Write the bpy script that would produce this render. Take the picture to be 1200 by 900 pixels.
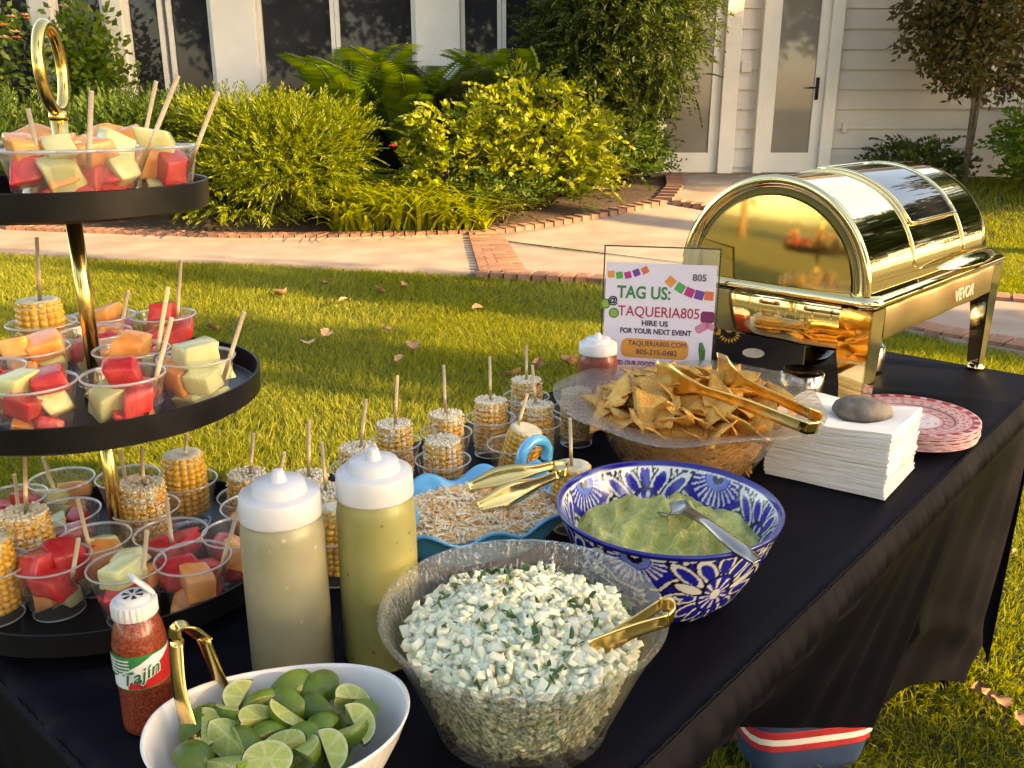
import bpy, math, random
import numpy as np
from mathutils import Vector, Matrix, Euler
import mathutils.noise as mn
random.seed(7); RNG = np.random.default_rng(11)
R = math.radians
for o in list(bpy.data.objects): bpy.data.objects.remove(o)
S = bpy.context.scene
COL = S.collection

# ------------------------------------------------------------------ camera, sky, sun, exposure
CAM_H = 1.32; FPX = 1050.0; PITCH = R(17.5)
cd = bpy.data.cameras.new('camera'); cam = bpy.data.objects.new('camera', cd); COL.objects.link(cam)
cam.location = (0, 0, CAM_H); cam.rotation_euler = (R(90) - PITCH, 0, 0)
cd.sensor_width = 36; cd.lens = FPX / 1200 * 36; cd.clip_start = 0.02; cd.clip_end = 500
S.camera = cam
SUN_AZ = (0.93, -0.37); SUN_EL = 21.0
w = bpy.data.worlds.new('World'); S.world = w; w.use_nodes = True
nt = w.node_tree; bg = nt.nodes['Background']
sky = nt.nodes.new('ShaderNodeTexSky'); sky.sky_type = 'NISHITA'; sky.sun_disc = False
sky.sun_elevation = R(SUN_EL); sky.sun_rotation = math.atan2(SUN_AZ[0], SUN_AZ[1])
sky.air_density = 1.0; sky.dust_density = 1.5
nt.links.new(sky.outputs[0], bg.inputs[0]); bg.inputs[1].default_value = 0.15
sl = bpy.data.lights.new('sun', 'SUN'); sl.energy = 5.0; sl.angle = R(0.5); sl.color = (1.0, 0.74, 0.42)
so = bpy.data.objects.new('sun', sl); COL.objects.link(so)
sd = Vector((SUN_AZ[0] * math.cos(R(SUN_EL)), SUN_AZ[1] * math.cos(R(SUN_EL)), math.sin(R(SUN_EL))))
so.rotation_euler = sd.to_track_quat('Z', 'Y').to_euler(); so.location = (20, -8, 12)
S.view_settings.view_transform = 'Standard'; S.view_settings.look = 'None'
S.view_settings.exposure = 1.98; S.view_settings.gamma = 1.0
S.view_settings.use_white_balance = True; S.view_settings.white_balance_temperature = 8600; S.view_settings.white_balance_tint = 14
S.cycles.transparent_max_bounces = 40

# ------------------------------------------------------------------ pixel -> world helpers
def ray(px, py):
    u = (px - 600) / FPX; v = (450 - py) / FPX
    return Vector((u, math.cos(PITCH) + v * math.sin(PITCH), -math.sin(PITCH) + v * math.cos(PITCH)))
def P(px, py, z):
    d = ray(px, py); t = (z - CAM_H) / d.z
    return Vector((d.x * t, d.y * t, z))
def PY(px, py, Y):
    d = ray(px, py); t = Y / d.y
    return Vector((d.x * t, Y, CAM_H + d.z * t))
def smooth(a, b, x):
    t = np.clip((x - a) / (b - a), 0, 1); return t * t * (3 - 2 * t)
def gz(x, y): return 0.42 * smooth(8.6, 11.2, y)
def G(px, py):
    d = ray(px, py); t = 1.0
    for i in range(4000):
        p = Vector((0, 0, CAM_H)) + d * t
        if p.z <= gz(p.x, p.y): return Vector((p.x, p.y, float(gz(p.x, p.y))))
        t += 0.01
    return p
TD = Vector((0.659, 0.752, 0)); TN = Vector((0.752, -0.659, 0)); TA = math.atan2(0.752, 0.659); TZ = 0.74
def T(s, t, z=TZ): return Vector((TD.x * s + TN.x * t, TD.y * s + TN.y * t, z))

# ------------------------------------------------------------------ object helpers
def link(o, parent=None):
    COL.objects.link(o)
    if parent is not None: o.parent = parent
    return o
def tag(o, label=None, cat=None, group=None, kind=None):
    if label: o['label'] = label
    if cat: o['category'] = cat
    if group: o['group'] = group
    if kind: o['kind'] = kind
    return o
def empty(name, loc=(0, 0, 0), rz=0.0, label=None, cat=None, group=None):
    o = bpy.data.objects.new(name, None); o.empty_display_size = 0.05
    COL.objects.link(o); o.location = loc; o.rotation_euler = (0, 0, rz)
    return tag(o, label, cat, group)
class MB:
    def __init__(s): s.v = []; s.f = []; s.m = []
    def add(s, v, f, mi=0):
        b = len(s.v); s.v += [tuple(p) for p in v]; s.f += [tuple(i + b for i in q) for q in f]; s.m += [mi] * len(f)
        return s
    def box(s, c, d, rz=0, mi=0, M=None):
        x, y, z = d[0] / 2, d[1] / 2, d[2] / 2
        vs = [Vector(p) for p in ((-x, -y, -z), (x, -y, -z), (x, y, -z), (-x, y, -z), (-x, -y, z), (x, -y, z), (x, y, z), (-x, y, z))]
        m = Matrix.Translation(c) @ Matrix.Rotation(rz, 4, 'Z')
        if M is not None: m = Matrix.Translation(c) @ M.to_4x4()
        return s.add([m @ q for q in vs], [(0, 3, 2, 1), (4, 5, 6, 7), (0, 1, 5, 4), (1, 2, 6, 5), (2, 3, 7, 6), (3, 0, 4, 7)], mi)
    def lathe(s, prof, n=32, c=(0, 0, 0), rf=None, cap0=False, cap1=False, mi=0):
        vs = []; fs = []
        for (r, z) in prof:
            for k in range(n):
                a = 2 * math.pi * k / n
                rx, ry = (r, r) if rf is None else rf(a, r, z)
                dz = 0
                vs.append((c[0] + rx * math.cos(a), c[1] + ry * math.sin(a), c[2] + z + dz))
        for i in range(len(prof) - 1):
            for k in range(n):
                k2 = (k + 1) % n
                fs.append((i * n + k, i * n + k2, (i + 1) * n + k2, (i + 1) * n + k))
        if cap0: fs.append(tuple(range(n - 1, -1, -1)))
        if cap1: fs.append(tuple((len(prof) - 1) * n + k for k in range(n)))
        return s.add(vs, fs, mi)
    def tube(s, pts, rad, n=8, closed=False, mi=0, cap=True):
        pts = [Vector(p) for p in pts]; N = len(pts)
        rads = rad if isinstance(rad, (list, tuple)) else [rad] * N
        vs = []; fs = []; up = None
        for i in range(N):
            if closed: t = (pts[(i + 1) % N] - pts[i - 1])
            else: t = pts[min(i + 1, N - 1)] - pts[max(i - 1, 0)]
            t.normalize()
            if up is None:
                up = Vector((0, 0, 1)) if abs(t.z) < 0.9 else Vector((1, 0, 0))
            a = up.cross(t); a.normalize(); b = t.cross(a); up = b
            for k in range(n):
                th = 2 * math.pi * k / n
                vs.append(pts[i] + (a * math.cos(th) + b * math.sin(th)) * rads[i])
        for i in range(N if closed else N - 1):
            j = (i + 1) % N
            for k in range(n):
                k2 = (k + 1) % n
                fs.append((i * n + k, i * n + k2, j * n + k2, j * n + k))
        if cap and not closed:
            fs.append(tuple(range(n - 1, -1, -1))); fs.append(tuple((N - 1) * n + k for k in range(n)))
        return s.add(vs, fs, mi)
    def strip(s, pts, sides, widths, th=0.0015, mi=0, curve=0.0):
        """flat metal strip: pts along, sides = width directions, curved across"""
        pts = [Vector(p) for p in pts]; N = len(pts); K = 5
        vs = []; fs = []
        for i in range(N):
            t = (pts[min(i + 1, N - 1)] - pts[max(i - 1, 0)]).normalized()
            sd_ = Vector(sides[i] if isinstance(sides, list) else sides); sd_ = (sd_ - t * sd_.dot(t)).normalized()
            nn = t.cross(sd_)
            for lay in (0, 1):
                for k in range(K):
                    q = k / (K - 1) * 2 - 1
                    vs.append(pts[i] + sd_ * (q * widths[i] / 2) + nn * (th * (lay - .5) * 2 * .5 + curve * widths[i] * (1 - q * q)))
        for i in range(N - 1):
            for k in range(K - 1):
                a = i * 2 * K + k; b = a + 2 * K
                fs.append((a, a + 1, b + 1, b)); fs.append((a + K, b + K, b + K + 1, a + K + 1))
            a = i * 2 * K; b = a + 2 * K
            fs.append((a, b, b + K, a + K)); fs.append((a + K - 1, a + 2 * K - 1, b + 2 * K - 1, b + K - 1))
        for i in (0, N - 1):
            a = i * 2 * K
            for k in range(K - 1): fs.append((a + k, a + K + k, a + K + k + 1, a + k + 1))
        return s.add(vs, fs, mi)
    def mesh(s, name, mats, smooth_=True):
        me = bpy.data.meshes.new(name); me.from_pydata(s.v, [], s.f)
        if not isinstance(mats, (list, tuple)): mats = [mats]
        for m in mats: me.materials.append(m)
        if len(mats) > 1: me.polygons.foreach_set('material_index', s.m)
        if smooth_: me.polygons.foreach_set('use_smooth', [True] * len(me.polygons))
        me.update(); return me
    def build(s, name, mats, parent=None, smooth_=True, world=False, bevel=0.0, auto=None):
        o = bpy.data.objects.new(name, s.mesh(name, mats, smooth_)); link(o, parent)
        if world and parent is not None:
            o.matrix_parent_inverse = (Matrix.LocRotScale(parent.location, parent.rotation_euler, parent.scale)).inverted()
        if bevel:
            b = o.modifiers.new('bevel', 'BEVEL'); b.width = bevel; b.segments = 2; b.limit_method = 'ANGLE'; b.angle_limit = R(35)
        if auto is not None or (smooth_ and bevel): sharp(o.data, auto or 35)
        return o
def sharp(me, ang=35):
    """mark sharp edges by angle"""
    me.polygons.foreach_set('use_smooth', [True] * len(me.polygons))
    try: me.set_sharp_from_angle(angle=R(ang))
    except Exception: pass
def quads(name, V, mat, parent=None, world=False):
    """V: (N,4,3) numpy array -> one mesh of N quads"""
    V = np.asarray(V, dtype=np.float32); N = V.shape[0]
    me = bpy.data.meshes.new(name)
    me.vertices.add(N * 4); me.vertices.foreach_set('co', V.reshape(-1))
    me.loops.add(N * 4); me.loops.foreach_set('vertex_index', np.arange(N * 4, dtype=np.int32))
    me.polygons.add(N); me.polygons.foreach_set('loop_start', np.arange(0, N * 4, 4, dtype=np.int32))
    me.polygons.foreach_set('loop_total', np.full(N, 4, dtype=np.int32))
    me.materials.append(mat); me.update(calc_edges=True)
    o = bpy.data.objects.new(name, me); link(o, parent)
    if world and parent is not None: o.matrix_parent_inverse = Matrix.Translation(parent.location).inverted()
    return o
def dup(o, parent=None):
    c = o.copy(); COL.objects.link(c)
    c.parent = parent
    return c

# ------------------------------------------------------------------ materials
MATS = {}
def newmat(name):
    m = bpy.data.materials.new(name); m.use_nodes = True
    return m, m.node_tree, m.node_tree.nodes, m.node_tree.links
def pset(p, **k):
    for a, b in k.items():
        n = {'rough': 'Roughness', 'metal': 'Metallic', 'trans': 'Transmission Weight', 'ior': 'IOR', 'sss': 'Subsurface Weight', 'coat': 'Coat Weight',
             'spec': 'Specular IOR Level', 'alpha': 'Alpha', 'sheen': 'Sheen Weight', 'sssr': 'Subsurface Scale'}[a]
        p.inputs[n].default_value = b
def mat(name, c1, c2=None, scale=8.0, rough=0.5, metal=0.0, bump=0.0, bscale=None, detail=5.0, ramp=(0.35, 0.65), dist=0.02, obj=True, rand=0.0, rr=0.0, **kw):
    if name in MATS: return MATS[name]
    m, t, N, L = newmat(name); p = N['Principled BSDF']
    pset(p, rough=rough, metal=metal, **kw)
    p.inputs['Base Color'].default_value = (*c1, 1)
    tc = N.new('ShaderNodeTexCoord'); co = tc.outputs['Object']
    if c2 is not None:
        nz = N.new('ShaderNodeTexNoise'); nz.inputs['Scale'].default_value = scale; nz.inputs['Detail'].default_value = detail
        L.new(co, nz.inputs['Vector'])
        cr = N.new('ShaderNodeValToRGB'); cr.color_ramp.elements[0].position = ramp[0]; cr.color_ramp.elements[1].position = ramp[1]
        cr.color_ramp.elements[0].color = (*c1, 1); cr.color_ramp.elements[1].color = (*c2, 1)
        L.new(nz.outputs['Fac'], cr.inputs[0]); out = cr.outputs[0]
        if rand:
            oi = N.new('ShaderNodeObjectInfo'); hs = N.new('ShaderNodeHueSaturation')
            mr = N.new('ShaderNodeMapRange'); mr.inputs[3].default_value = 1 - rand; mr.inputs[4].default_value = 1 + rand
            L.new(oi.outputs['Random'], mr.inputs[0]); L.new(mr.outputs[0], hs.inputs['Value']); L.new(out, hs.inputs['Color']); out = hs.outputs[0]
        L.new(out, p.inputs['Base Color'])
        if rr:
            mr2 = N.new('ShaderNodeMapRange'); mr2.inputs[3].default_value = max(0, rough - rr); mr2.inputs[4].default_value = min(1, rough + rr)
            L.new(nz.outputs['Fac'], mr2.inputs[0]); L.new(mr2.outputs[0], p.inputs['Roughness'])
    if bump:
        nb = N.new('ShaderNodeTexNoise'); nb.inputs['Scale'].default_value = bscale or scale * 4; nb.inputs['Detail'].default_value = 4
        L.new(co, nb.inputs['Vector'])
        bp = N.new('ShaderNodeBump'); bp.inputs['Strength'].default_value = bump; bp.inputs['Distance'].default_value = dist
        L.new(nb.outputs['Fac'], bp.inputs['Height']); L.new(bp.outputs[0], p.inputs['Normal'])
    MATS[name] = m; return m
def leafmat(name, cols, trans=0.35, rough=0.5, tcol=None):
    m, t, N, L = newmat(name); p = N['Principled BSDF']; pset(p, rough=rough, spec=0.3)
    g = N.new('ShaderNodeNewGeometry'); cr = N.new('ShaderNodeValToRGB')
    e = cr.color_ramp.elements; e[0].color = (*cols[0], 1); e[1].color = (*cols[-1], 1)
    for i, c in enumerate(cols[1:-1]):
        q = e.new((i + 1) / (len(cols) - 1)); q.color = (*c, 1)
    L.new(g.outputs['Random Per Island'], cr.inputs[0]); L.new(cr.outputs[0], p.inputs['Base Color'])
    tr = N.new('ShaderNodeBsdfTranslucent'); hs = N.new('ShaderNodeHueSaturation'); hs.inputs['Saturation'].default_value = 1.15; hs.inputs['Value'].default_value = 1.6
    L.new(cr.outputs[0], hs.inputs['Color']); L.new(hs.outputs[0], tr.inputs[0])
    mx = N.new('ShaderNodeMixShader'); mx.inputs[0].default_value = trans
    L.new(p.outputs[0], mx.inputs[1]); L.new(tr.outputs[0], mx.inputs[2]); L.new(mx.outputs[0], N['Material Output'].inputs[0])
    return m
def clearmat(name, tint=(1, 1, 1), rough=0.03, ior=1.45, bump=0.0, bscale=60, stretch=None, milky=0.0, mcol=(.8, .8, .8), streak=.35):
    """thin clear sheet: see-through with fresnel reflection"""
    m, t, N, L = newmat(name); N.remove(N['Principled BSDF'])
    tb = N.new('ShaderNodeBsdfTransparent'); tb.inputs[0].default_value = (*tint, 1)
    gl = N.new('ShaderNodeBsdfGlossy'); gl.inputs['Roughness'].default_value = rough
    lw = N.new('ShaderNodeLayerWeight'); lw.inputs[0].default_value = .5
    pw = N.new('ShaderNodeMath'); pw.operation = 'POWER'; pw.inputs[1].default_value = 3.5; L.new(lw.outputs['Facing'], pw.inputs[0])
    fr = N.new('ShaderNodeMapRange'); f0 = ((ior - 1) / (ior + 1)) ** 2 * 1.6; fr.inputs[3].default_value = f0; fr.inputs[4].default_value = .75; L.new(pw.outputs[0], fr.inputs[0])
    base = tb.outputs[0]
    if milky:
        df = N.new('ShaderNodeBsdfTranslucent'); d2 = N.new('ShaderNodeBsdfDiffuse')
        df.inputs[0].default_value = (*mcol, 1); d2.inputs[0].default_value = (*mcol, 1)
        a = N.new('ShaderNodeAddShader') ; mm = N.new('ShaderNodeMixShader'); mm.inputs[0].default_value = .5
        L.new(df.outputs[0], mm.inputs[1]); L.new(d2.outputs[0], mm.inputs[2])
        m2 = N.new('ShaderNodeMixShader'); m2.inputs[0].default_value = milky
        L.new(base, m2.inputs[1]); L.new(mm.outputs[0], m2.inputs[2]); base = m2.outputs[0]
    if bump:
        tc = N.new('ShaderNodeTexCoord'); mp = N.new('ShaderNodeMapping')
        if stretch: mp.inputs['Scale'].default_value = stretch
        nz = N.new('ShaderNodeTexNoise'); nz.inputs['Scale'].default_value = bscale; nz.inputs['Detail'].default_value = 3
        L.new(tc.outputs['Object'], mp.inputs[0]); L.new(mp.outputs[0], nz.inputs['Vector'])
        bp = N.new('ShaderNodeBump'); bp.inputs['Strength'].default_value = bump; bp.inputs['Distance'].default_value = 0.01
        L.new(nz.outputs['Fac'], bp.inputs['Height']); L.new(bp.outputs[0], gl.inputs['Normal']); L.new(bp.outputs[0], lw.inputs['Normal'])
    fac = fr.outputs[0]
    if bump and stretch:
        st_ = N.new('ShaderNodeMapRange'); st_.inputs[1].default_value = .56; st_.inputs[2].default_value = .70; st_.inputs[4].default_value = streak; L.new(nz.outputs['Fac'], st_.inputs[0])
        ad = N.new('ShaderNodeMath'); ad.operation = 'ADD'; ad.use_clamp = True; L.new(fac, ad.inputs[0]); L.new(st_.outputs[0], ad.inputs[1]); fac = ad.outputs[0]
    mx = N.new('ShaderNodeMixShader'); L.new(fac, mx.inputs[0]); L.new(base, mx.inputs[1]); L.new(gl.outputs[0], mx.inputs[2])
    L.new(mx.outputs[0], N['Material Output'].inputs[0]); return m
def vcolmat(name, rough=0.3, coat=0.0, bump=0.0):
    m, t, N, L = newmat(name); p = N['Principled BSDF']; pset(p, rough=rough, coat=coat)
    a = N.new('ShaderNodeVertexColor'); a.layer_name = 'col'; L.new(a.outputs[0], p.inputs['Base Color'])
    return m
def setcol(me, cols):
    """cols: (nverts,3) linear"""
    at = me.color_attributes.new('col', 'FLOAT_COLOR', 'POINT')
    c = np.ones((len(me.vertices), 4), dtype=np.float32); c[:, :3] = cols
    at.data.foreach_set('color', c.reshape(-1))

gold = mat('gold_polished', (0.90, 0.64, 0.22), rough=0.2, metal=1.0, bump=0.03, bscale=30, dist=.01)
gold_tong = mat('gold_tong', (0.80, 0.55, 0.20), (0.86, 0.60, 0.24), rough=0.2, metal=1.0, scale=40, bump=.02, bscale=60)
chrome_gold = mat('champagne_steel', (0.93, 0.76, 0.42), rough=0.05, metal=1.0, bump=0.06, bscale=9, dist=.01)
gold_lid = mat('gold_lid', (0.95, 0.77, 0.43), rough=0.045, metal=1.0, bump=0.05, bscale=7, dist=.01)
steel = mat('steel', (0.5, 0.48, 0.44), rough=0.18, metal=1.0)
black_tray = mat('black_tray', (0.005, 0.0048, 0.005), (0.008, 0.0075, 0.008), rough=0.35, scale=30, rr=.1, spec=.3)
cloth_m = mat('black_cloth', (0.0035, 0.0035, 0.0065), (0.0055, 0.0052, 0.009), rough=0.55, scale=3, bump=0.25, bscale=900, dist=.001, spec=0.06)
white_plastic = mat('white_plastic', (0.64, 0.63, 0.63), (0.70, 0.69, 0.69), rough=0.35, scale=20, sss=.15, sssr=.005)
wood_m = mat('skewer_wood', (0.70, 0.50, 0.28), (0.80, 0.61, 0.38), rough=0.6, scale=60)
cup_m = clearmat('clear_cup', (0.97, 0.97, 0.97), 0.05, 1.6, milky=.07, mcol=(.8, .8, .78))

# ================================================================== SETTING
# ---- ground
def ground():
    n = 140
    gx = np.concatenate([np.linspace(-150, -12, 14), np.linspace(-11, 13, n), np.linspace(14, 150, 14)])
    gy = np.concatenate([np.linspace(-150, -3, 14), np.linspace(-2, 16, n), np.linspace(17, 150, 14)])
    X, Y = np.meshgrid(gx, gy); Z = gz(X, Y) + 0.006 * np.sin(X * 3.1 + 1.3 * Y) * np.cos(Y * 2.3) * (np.abs(X) < 14) - 0.006
    m = MB(); W = len(gx)
    m.v = list(zip(X.ravel(), Y.ravel(), Z.ravel()))
    m.f = [(j * W + i, j * W + i + 1, (j + 1) * W + i + 1, (j + 1) * W + i) for j in range(len(gy) - 1) for i in range(W - 1)]
    m.m = [0] * len(m.f)
    gm = mat('lawn_soil', (0.035, 0.045, 0.010), (0.075, 0.080, 0.018), scale=2.2, rough=0.95, bump=0.6, bscale=60, dist=.02)
    tag(m.build('lawn', gm), kind='structure')
ground()

# ---- path: curved concrete walk with brick bands, and a branch to the doors
near = [G(-330, 285), G(10, 300), G(300, 312), G(560, 325), G(700, 332), G(860, 350), G(1000, 378), G(1100, 400), G(1200, 418), G(1500, 480)]
far = [G(-330, 258), G(10, 272), G(280, 282), G(400, 281), G(550, 277), G(660, 296), G(800, 312), G(950, 330), G(1100, 345), G(1250, 358), G(1500, 372)]
brL = [G(550, 277), G(640, 264), G(705, 252), G(772, 238), G(786, 222), Vector((1.95, 11.45, 0))]
brR = [G(950, 330), Vector((2.9, 8.2, 0)), Vector((3.2, 9.3, 0)), Vector((3.7, 10.4, 0)), Vector((4.3, 11.0, 0)), Vector((4.4, 11.45, 0))]
def resample(pts, n):
    pts = [Vector((p[0], p[1], 0)) for p in pts]
    d = [0]
    for a, b in zip(pts, pts[1:]): d.append(d[-1] + (b - a).length)
    out = []
    for k in range(n):
        q = d[-1] * k / (n - 1); i = 0
        while i < len(d) - 2 and d[i + 1] < q: i += 1
        f = (q - d[i]) / max(1e-6, d[i + 1] - d[i])
        out.append(pts[i].lerp(pts[i + 1], f))
    return out
path_m = mat('path_concrete', (0.25, 0.195, 0.155), (0.34, 0.275, 0.225), scale=2.5, rough=0.9, bump=0.25, bscale=90, dist=.006)
brick_m = mat('path_brick', (0.21, 0.105, 0.07), (0.30, 0.165, 0.115), scale=14, rough=0.9, bump=0.4, bscale=80, dist=.006, rand=.25)
def ribbon(a, b, n, m, lift):
    A = resample(a, n); B = resample(b, n); K = 10
    vs = []; fs = []
    for i in range(n):
        for k in range(K + 1):
            p = A[i].lerp(B[i], k / K); vs.append((p.x, p.y, float(gz(p.x, p.y)) + lift))
    W = K + 1
    for i in range(n - 1):
        for k in range(K): fs.append((i * W + k, i * W + k + 1, (i + 1) * W + k + 1, (i + 1) * W + k))
    # skirt
    for k in (0, K):
        base = len(vs)
        for i in range(n):
            x, y, z = vs[i * W + k]; vs.append((x, y, z - .05))
        for i in range(n - 1): fs.append((i * W + k, (i + 1) * W + k, base + i + 1, base + i))
    m.add(vs, fs)
pm = MB(); ribbon(near, far, 60, pm, 0.03)
path = tag(pm.build('path', path_m), kind='structure')
pb = MB(); ribbon(brL, brR, 40, pb, 0.027)
pathb = pb.build('branch_walk', path_m, path)
# bricks
bmesh_ = MB().box((0, 0, 0), (0.195, 0.095, 0.05)).mesh('brick', brick_m, False)
def brick(x, y, a, parent, lift=0.0):
    o = bpy.data.objects.new('brick', bmesh_); link(o, parent)
    o.location = (x, y, float(gz(x, y)) + 0.016 + lift + random.uniform(-.002, .002)); o.rotation_euler = (0, 0, a + random.uniform(-.03, .03))
def brick_line(pts, parent, step=0.107, off=0.0, soldier=True, lift=0.0):
    L_ = sum((b - a).length for a, b in zip(pts, pts[1:])); n = int(L_ / step)
    q = resample(pts, n + 1)
    for a, b in zip(q, q[1:]):
        t = (b - a).normalized(); nrm = Vector((-t.y, t.x, 0)); c = (a + b) / 2 + nrm * off
        brick(c.x, c.y, math.atan2(t.y, t.x) + (math.pi / 2 if soldier else 0), parent, lift)
brick_line([Vector((p.x, p.y, 0)) for p in far[1:5]], path, off=0.06, lift=.012)
brick_line([Vector((p.x, p.y, 0)) for p in brL[:6]], path, off=-.05, lift=.016)
brick_line([Vector((p.x, p.y, 0)) for p in near[6:9]], path, off=.10, lift=.012)
brick_line([Vector((p.x, p.y, 0)) for p in far[7:10]], path, off=-.10, lift=.012)
brick_line([Vector((p.x, p.y, 0)) for p in near[3:6]], path, off=.02, lift=.012)
band0 = [G(556, 277), G(570, 326)]; band1 = [G(582, 275), G(610, 327)]
A = resample(band0, 16); B = resample(band1, 16)
for i in range(15):
    for k in range(3):
        c = (A[i].lerp(B[i], (k + .5) / 3) + A[i + 1].lerp(B[i + 1], (k + .5) / 3)) / 2
        brick(c.x, c.y, 0.12, path, .018)
for (p0, p1) in ((G(835, 262), G(900, 280)), (G(790, 240), G(850, 250))):   # bands across the branch walk
    brick_line([p0, p1], path, lift=.022)

# ---- house
HY = 11.5
def HX(px, py=60): return PY(px, py, HY).x
white_trim = mat('white_trim', (0.72, 0.68, 0.61), (0.78, 0.74, 0.67), scale=3, rough=0.5, bump=.05, bscale=40)
siding_m = mat('siding', (0.58, 0.53, 0.47), (0.64, 0.59, 0.53), scale=2, rough=0.7, bump=.1, bscale=50, dist=.005)
pane_m = mat('window_glass', (0.016, 0.017, 0.022), (0.03, 0.03, 0.036), scale=1.2, rough=0.03, ior=1.5)
door_pane_m = mat('door_glass', (0.17, 0.155, 0.135), (0.22, 0.20, 0.175), scale=1.2, rough=0.04, ior=1.7)
handle_m = mat('bronze', (0.05, 0.035, 0.025), rough=0.35, metal=.8)
house = empty('house', (0, HY, 0.42), 0, 'cream clapboard house with tall dark windows and glazed doors behind the garden', 'house')
ZB, ZT = 0.36, 3.3
def hbox(name, x0, x1, z0, z1, y0, y1, m, parent=house, bevel=0.0):
    mb = MB().box(((x0 + x1) / 2, HY + (y0 + y1) / 2, (z0 + z1) / 2), (abs(x1 - x0), abs(y1 - y0), abs(z1 - z0)))
    o = mb.build(name, m, None, False)
    o.parent = parent
    if parent == house: o.matrix_parent_inverse = Matrix.Translation(house.location).inverted()
    if bevel:
        b = o.modifiers.new('b', 'BEVEL'); b.width = bevel; b.segments = 2
    return o
hbox('wall', -11, 12, -0.1, ZT, 0.14, 0.40, siding_m)
def window(x0, x1, z0, z1, pane, fw=0.05):
    mb = MB()
    for (a, b, c, d) in ((x0, x0 + fw, z0, z1), (x1 - fw, x1, z0, z1), (x0 + fw, x1 - fw, z1 - fw, z1), (x0 + fw, x1 - fw, z0, z0 + fw * 1.6)):
        mb.box(((a + b) / 2, HY + .05, (c + d) / 2), (b - a, .08, d - c))
    o = mb.build('window', white_trim, None, False); o.parent = house; o.matrix_parent_inverse = Matrix.Translation(house.location).inverted()
    g = hbox('pane', x0 + fw - .01, x1 - fw + .01, z0 + fw, z1 - fw + .01, .055, .065, pane, o)
    return o
# posts (px spans at y~60), then windows between them
posts = [(44, 68), (128, 150), (252, 304), (488, 540)]
for a, b in posts: hbox('pilaster', HX(a), HX(b), ZB, ZT, -.06, .139, white_trim, bevel=.012)
for a, b in ((-60, 44), (68, 128), (150, 194), (199, 252), (304, 394), (394, 488), (540, 588), (588, 690), (690, 780)):
    window(HX(a) + .003, HX(b) - .003, ZB, 2.95, pane_m)
hbox('lintel', HX(-62), HX(782), 2.952, ZT, -.03, .138, white_trim)
hbox('sill', HX(-62), HX(780), 0.0, ZB - .003, -.05, .137, white_trim)
# doors
def door(x0, x1, name='door', handle=None):
    z0, z1, fw = 0.47, 2.75, 0.115
    mb = MB()
    for (a, b, c, d) in ((x0, x0 + fw, z0, z1), (x1 - fw, x1, z0, z1), (x0 + fw, x1 - fw, z1 - fw, z1), (x0 + fw, x1 - fw, z0, z0 + .24)):
        mb.box(((a + b) / 2, HY + .07, (c + d) / 2), (b - a, .05, d - c))
    o = mb.build(name, white_trim, None, False); o.parent = house; o.matrix_parent_inverse = Matrix.Translation(house.location).inverted()
    hbox('pane', x0 + fw - .01, x1 - fw + .01, z0 + .23, z1 - fw + .01, .066, .074, door_pane_m, o)
    if handle:
        hb = MB().box((handle, HY + .036, 1.47), (.04, .012, .26)); hb.tube([(handle, HY + .03, 1.48), (handle, HY - .02, 1.48), (handle - .12, HY - .025, 1.48)], .010, 8)
        h = hb.build('handle', handle_m, None, True); h.parent = o
door(HX(772) + .0, HX(849)); door(HX(903), HX(971), handle=HX(963))
for a, b in ((849, 868), (892, 903), (971, 986)): hbox('door_casing', HX(a) + .002, HX(b) - .002, .43, 2.93, -.02, .12, white_trim, bevel=.008)
hbox('door_head', HX(772), HX(986), 2.752, 2.95, -.021, .119, white_trim)
hbox('threshold', HX(765), HX(1000), 0.30, 0.465, -.25, .11, mat('threshold_wood', (.16, .11, .07), (.22, .16, .1), rough=.7))
# siding boards: short run between the doors, long run to the right
def siding(x0, x1):
    z = 0.30; k = 0
    while z < ZT - .02:
        h = 0.232
        y0, y1 = HY + .085, HY + .112
        mb = MB().add([(x0, y0, z), (x1, y0, z), (x1, y1, z + h + .012), (x0, y1, z + h + .012), (x0, HY + .138, z), (x1, HY + .138, z), (x1, HY + .138, z + h + .012), (x0, HY + .138, z + h + .012)],
                      [(0, 1, 2, 3), (5, 4, 7, 6), (0, 4, 5, 1), (3, 2, 6, 7), (0, 3, 7, 4), (1, 5, 6, 2)])
        o = mb.build('siding_board', siding_m, None, False); o.parent = house; o.matrix_parent_inverse = Matrix.Translation(house.location).inverted()
        z += h
siding(HX(868), HX(892)); siding(HX(986), HX(1158)); siding(HX(1330), 11.9); siding(-10.9, HX(-64))
window(HX(1162), HX(1325), 1.25, 2.95, pane_m, .11)
hbox('wall_panel', HX(1159), HX(1328), -.05, 1.248, .07, .136, siding_m)
hbox('outlet_cover', HX(872), HX(884), 1.66, 1.79, .06, .085, siding_m, bevel=.006)
hbox('outlet_cover', HX(999), HX(1005), .95, 1.08, .06, .085, siding_m, bevel=.006)
# eave and roof
hbox('soffit', -11.3, 12.3, ZT + .002, ZT + .12, -.75, .42, white_trim)
rf = MB().add([(-11.4, HY - .85, ZT + .1225), (12.4, HY - .85, ZT + .1225), (12.4, HY + 4, ZT + 1.9), (-11.4, HY + 4, ZT + 1.9), (-11.4, HY - .85, ZT + .24), (12.4, HY - .85, ZT + .24), (12.4, HY + 4, ZT + 2.05), (-11.4, HY + 4, ZT + 2.05)],
             [(0, 3, 2, 1), (4, 5, 6, 7), (0, 1, 5, 4), (1, 2, 6, 5), (2, 3, 7, 6), (3, 0, 4, 7)])
o = rf.build('roof', mat('roof_shingle', (.10, .085, .07), (.16, .13, .11), scale=6, rough=.9), None, False); o.parent = house; o.matrix_parent_inverse = Matrix.Translation(house.location).inverted()

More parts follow.
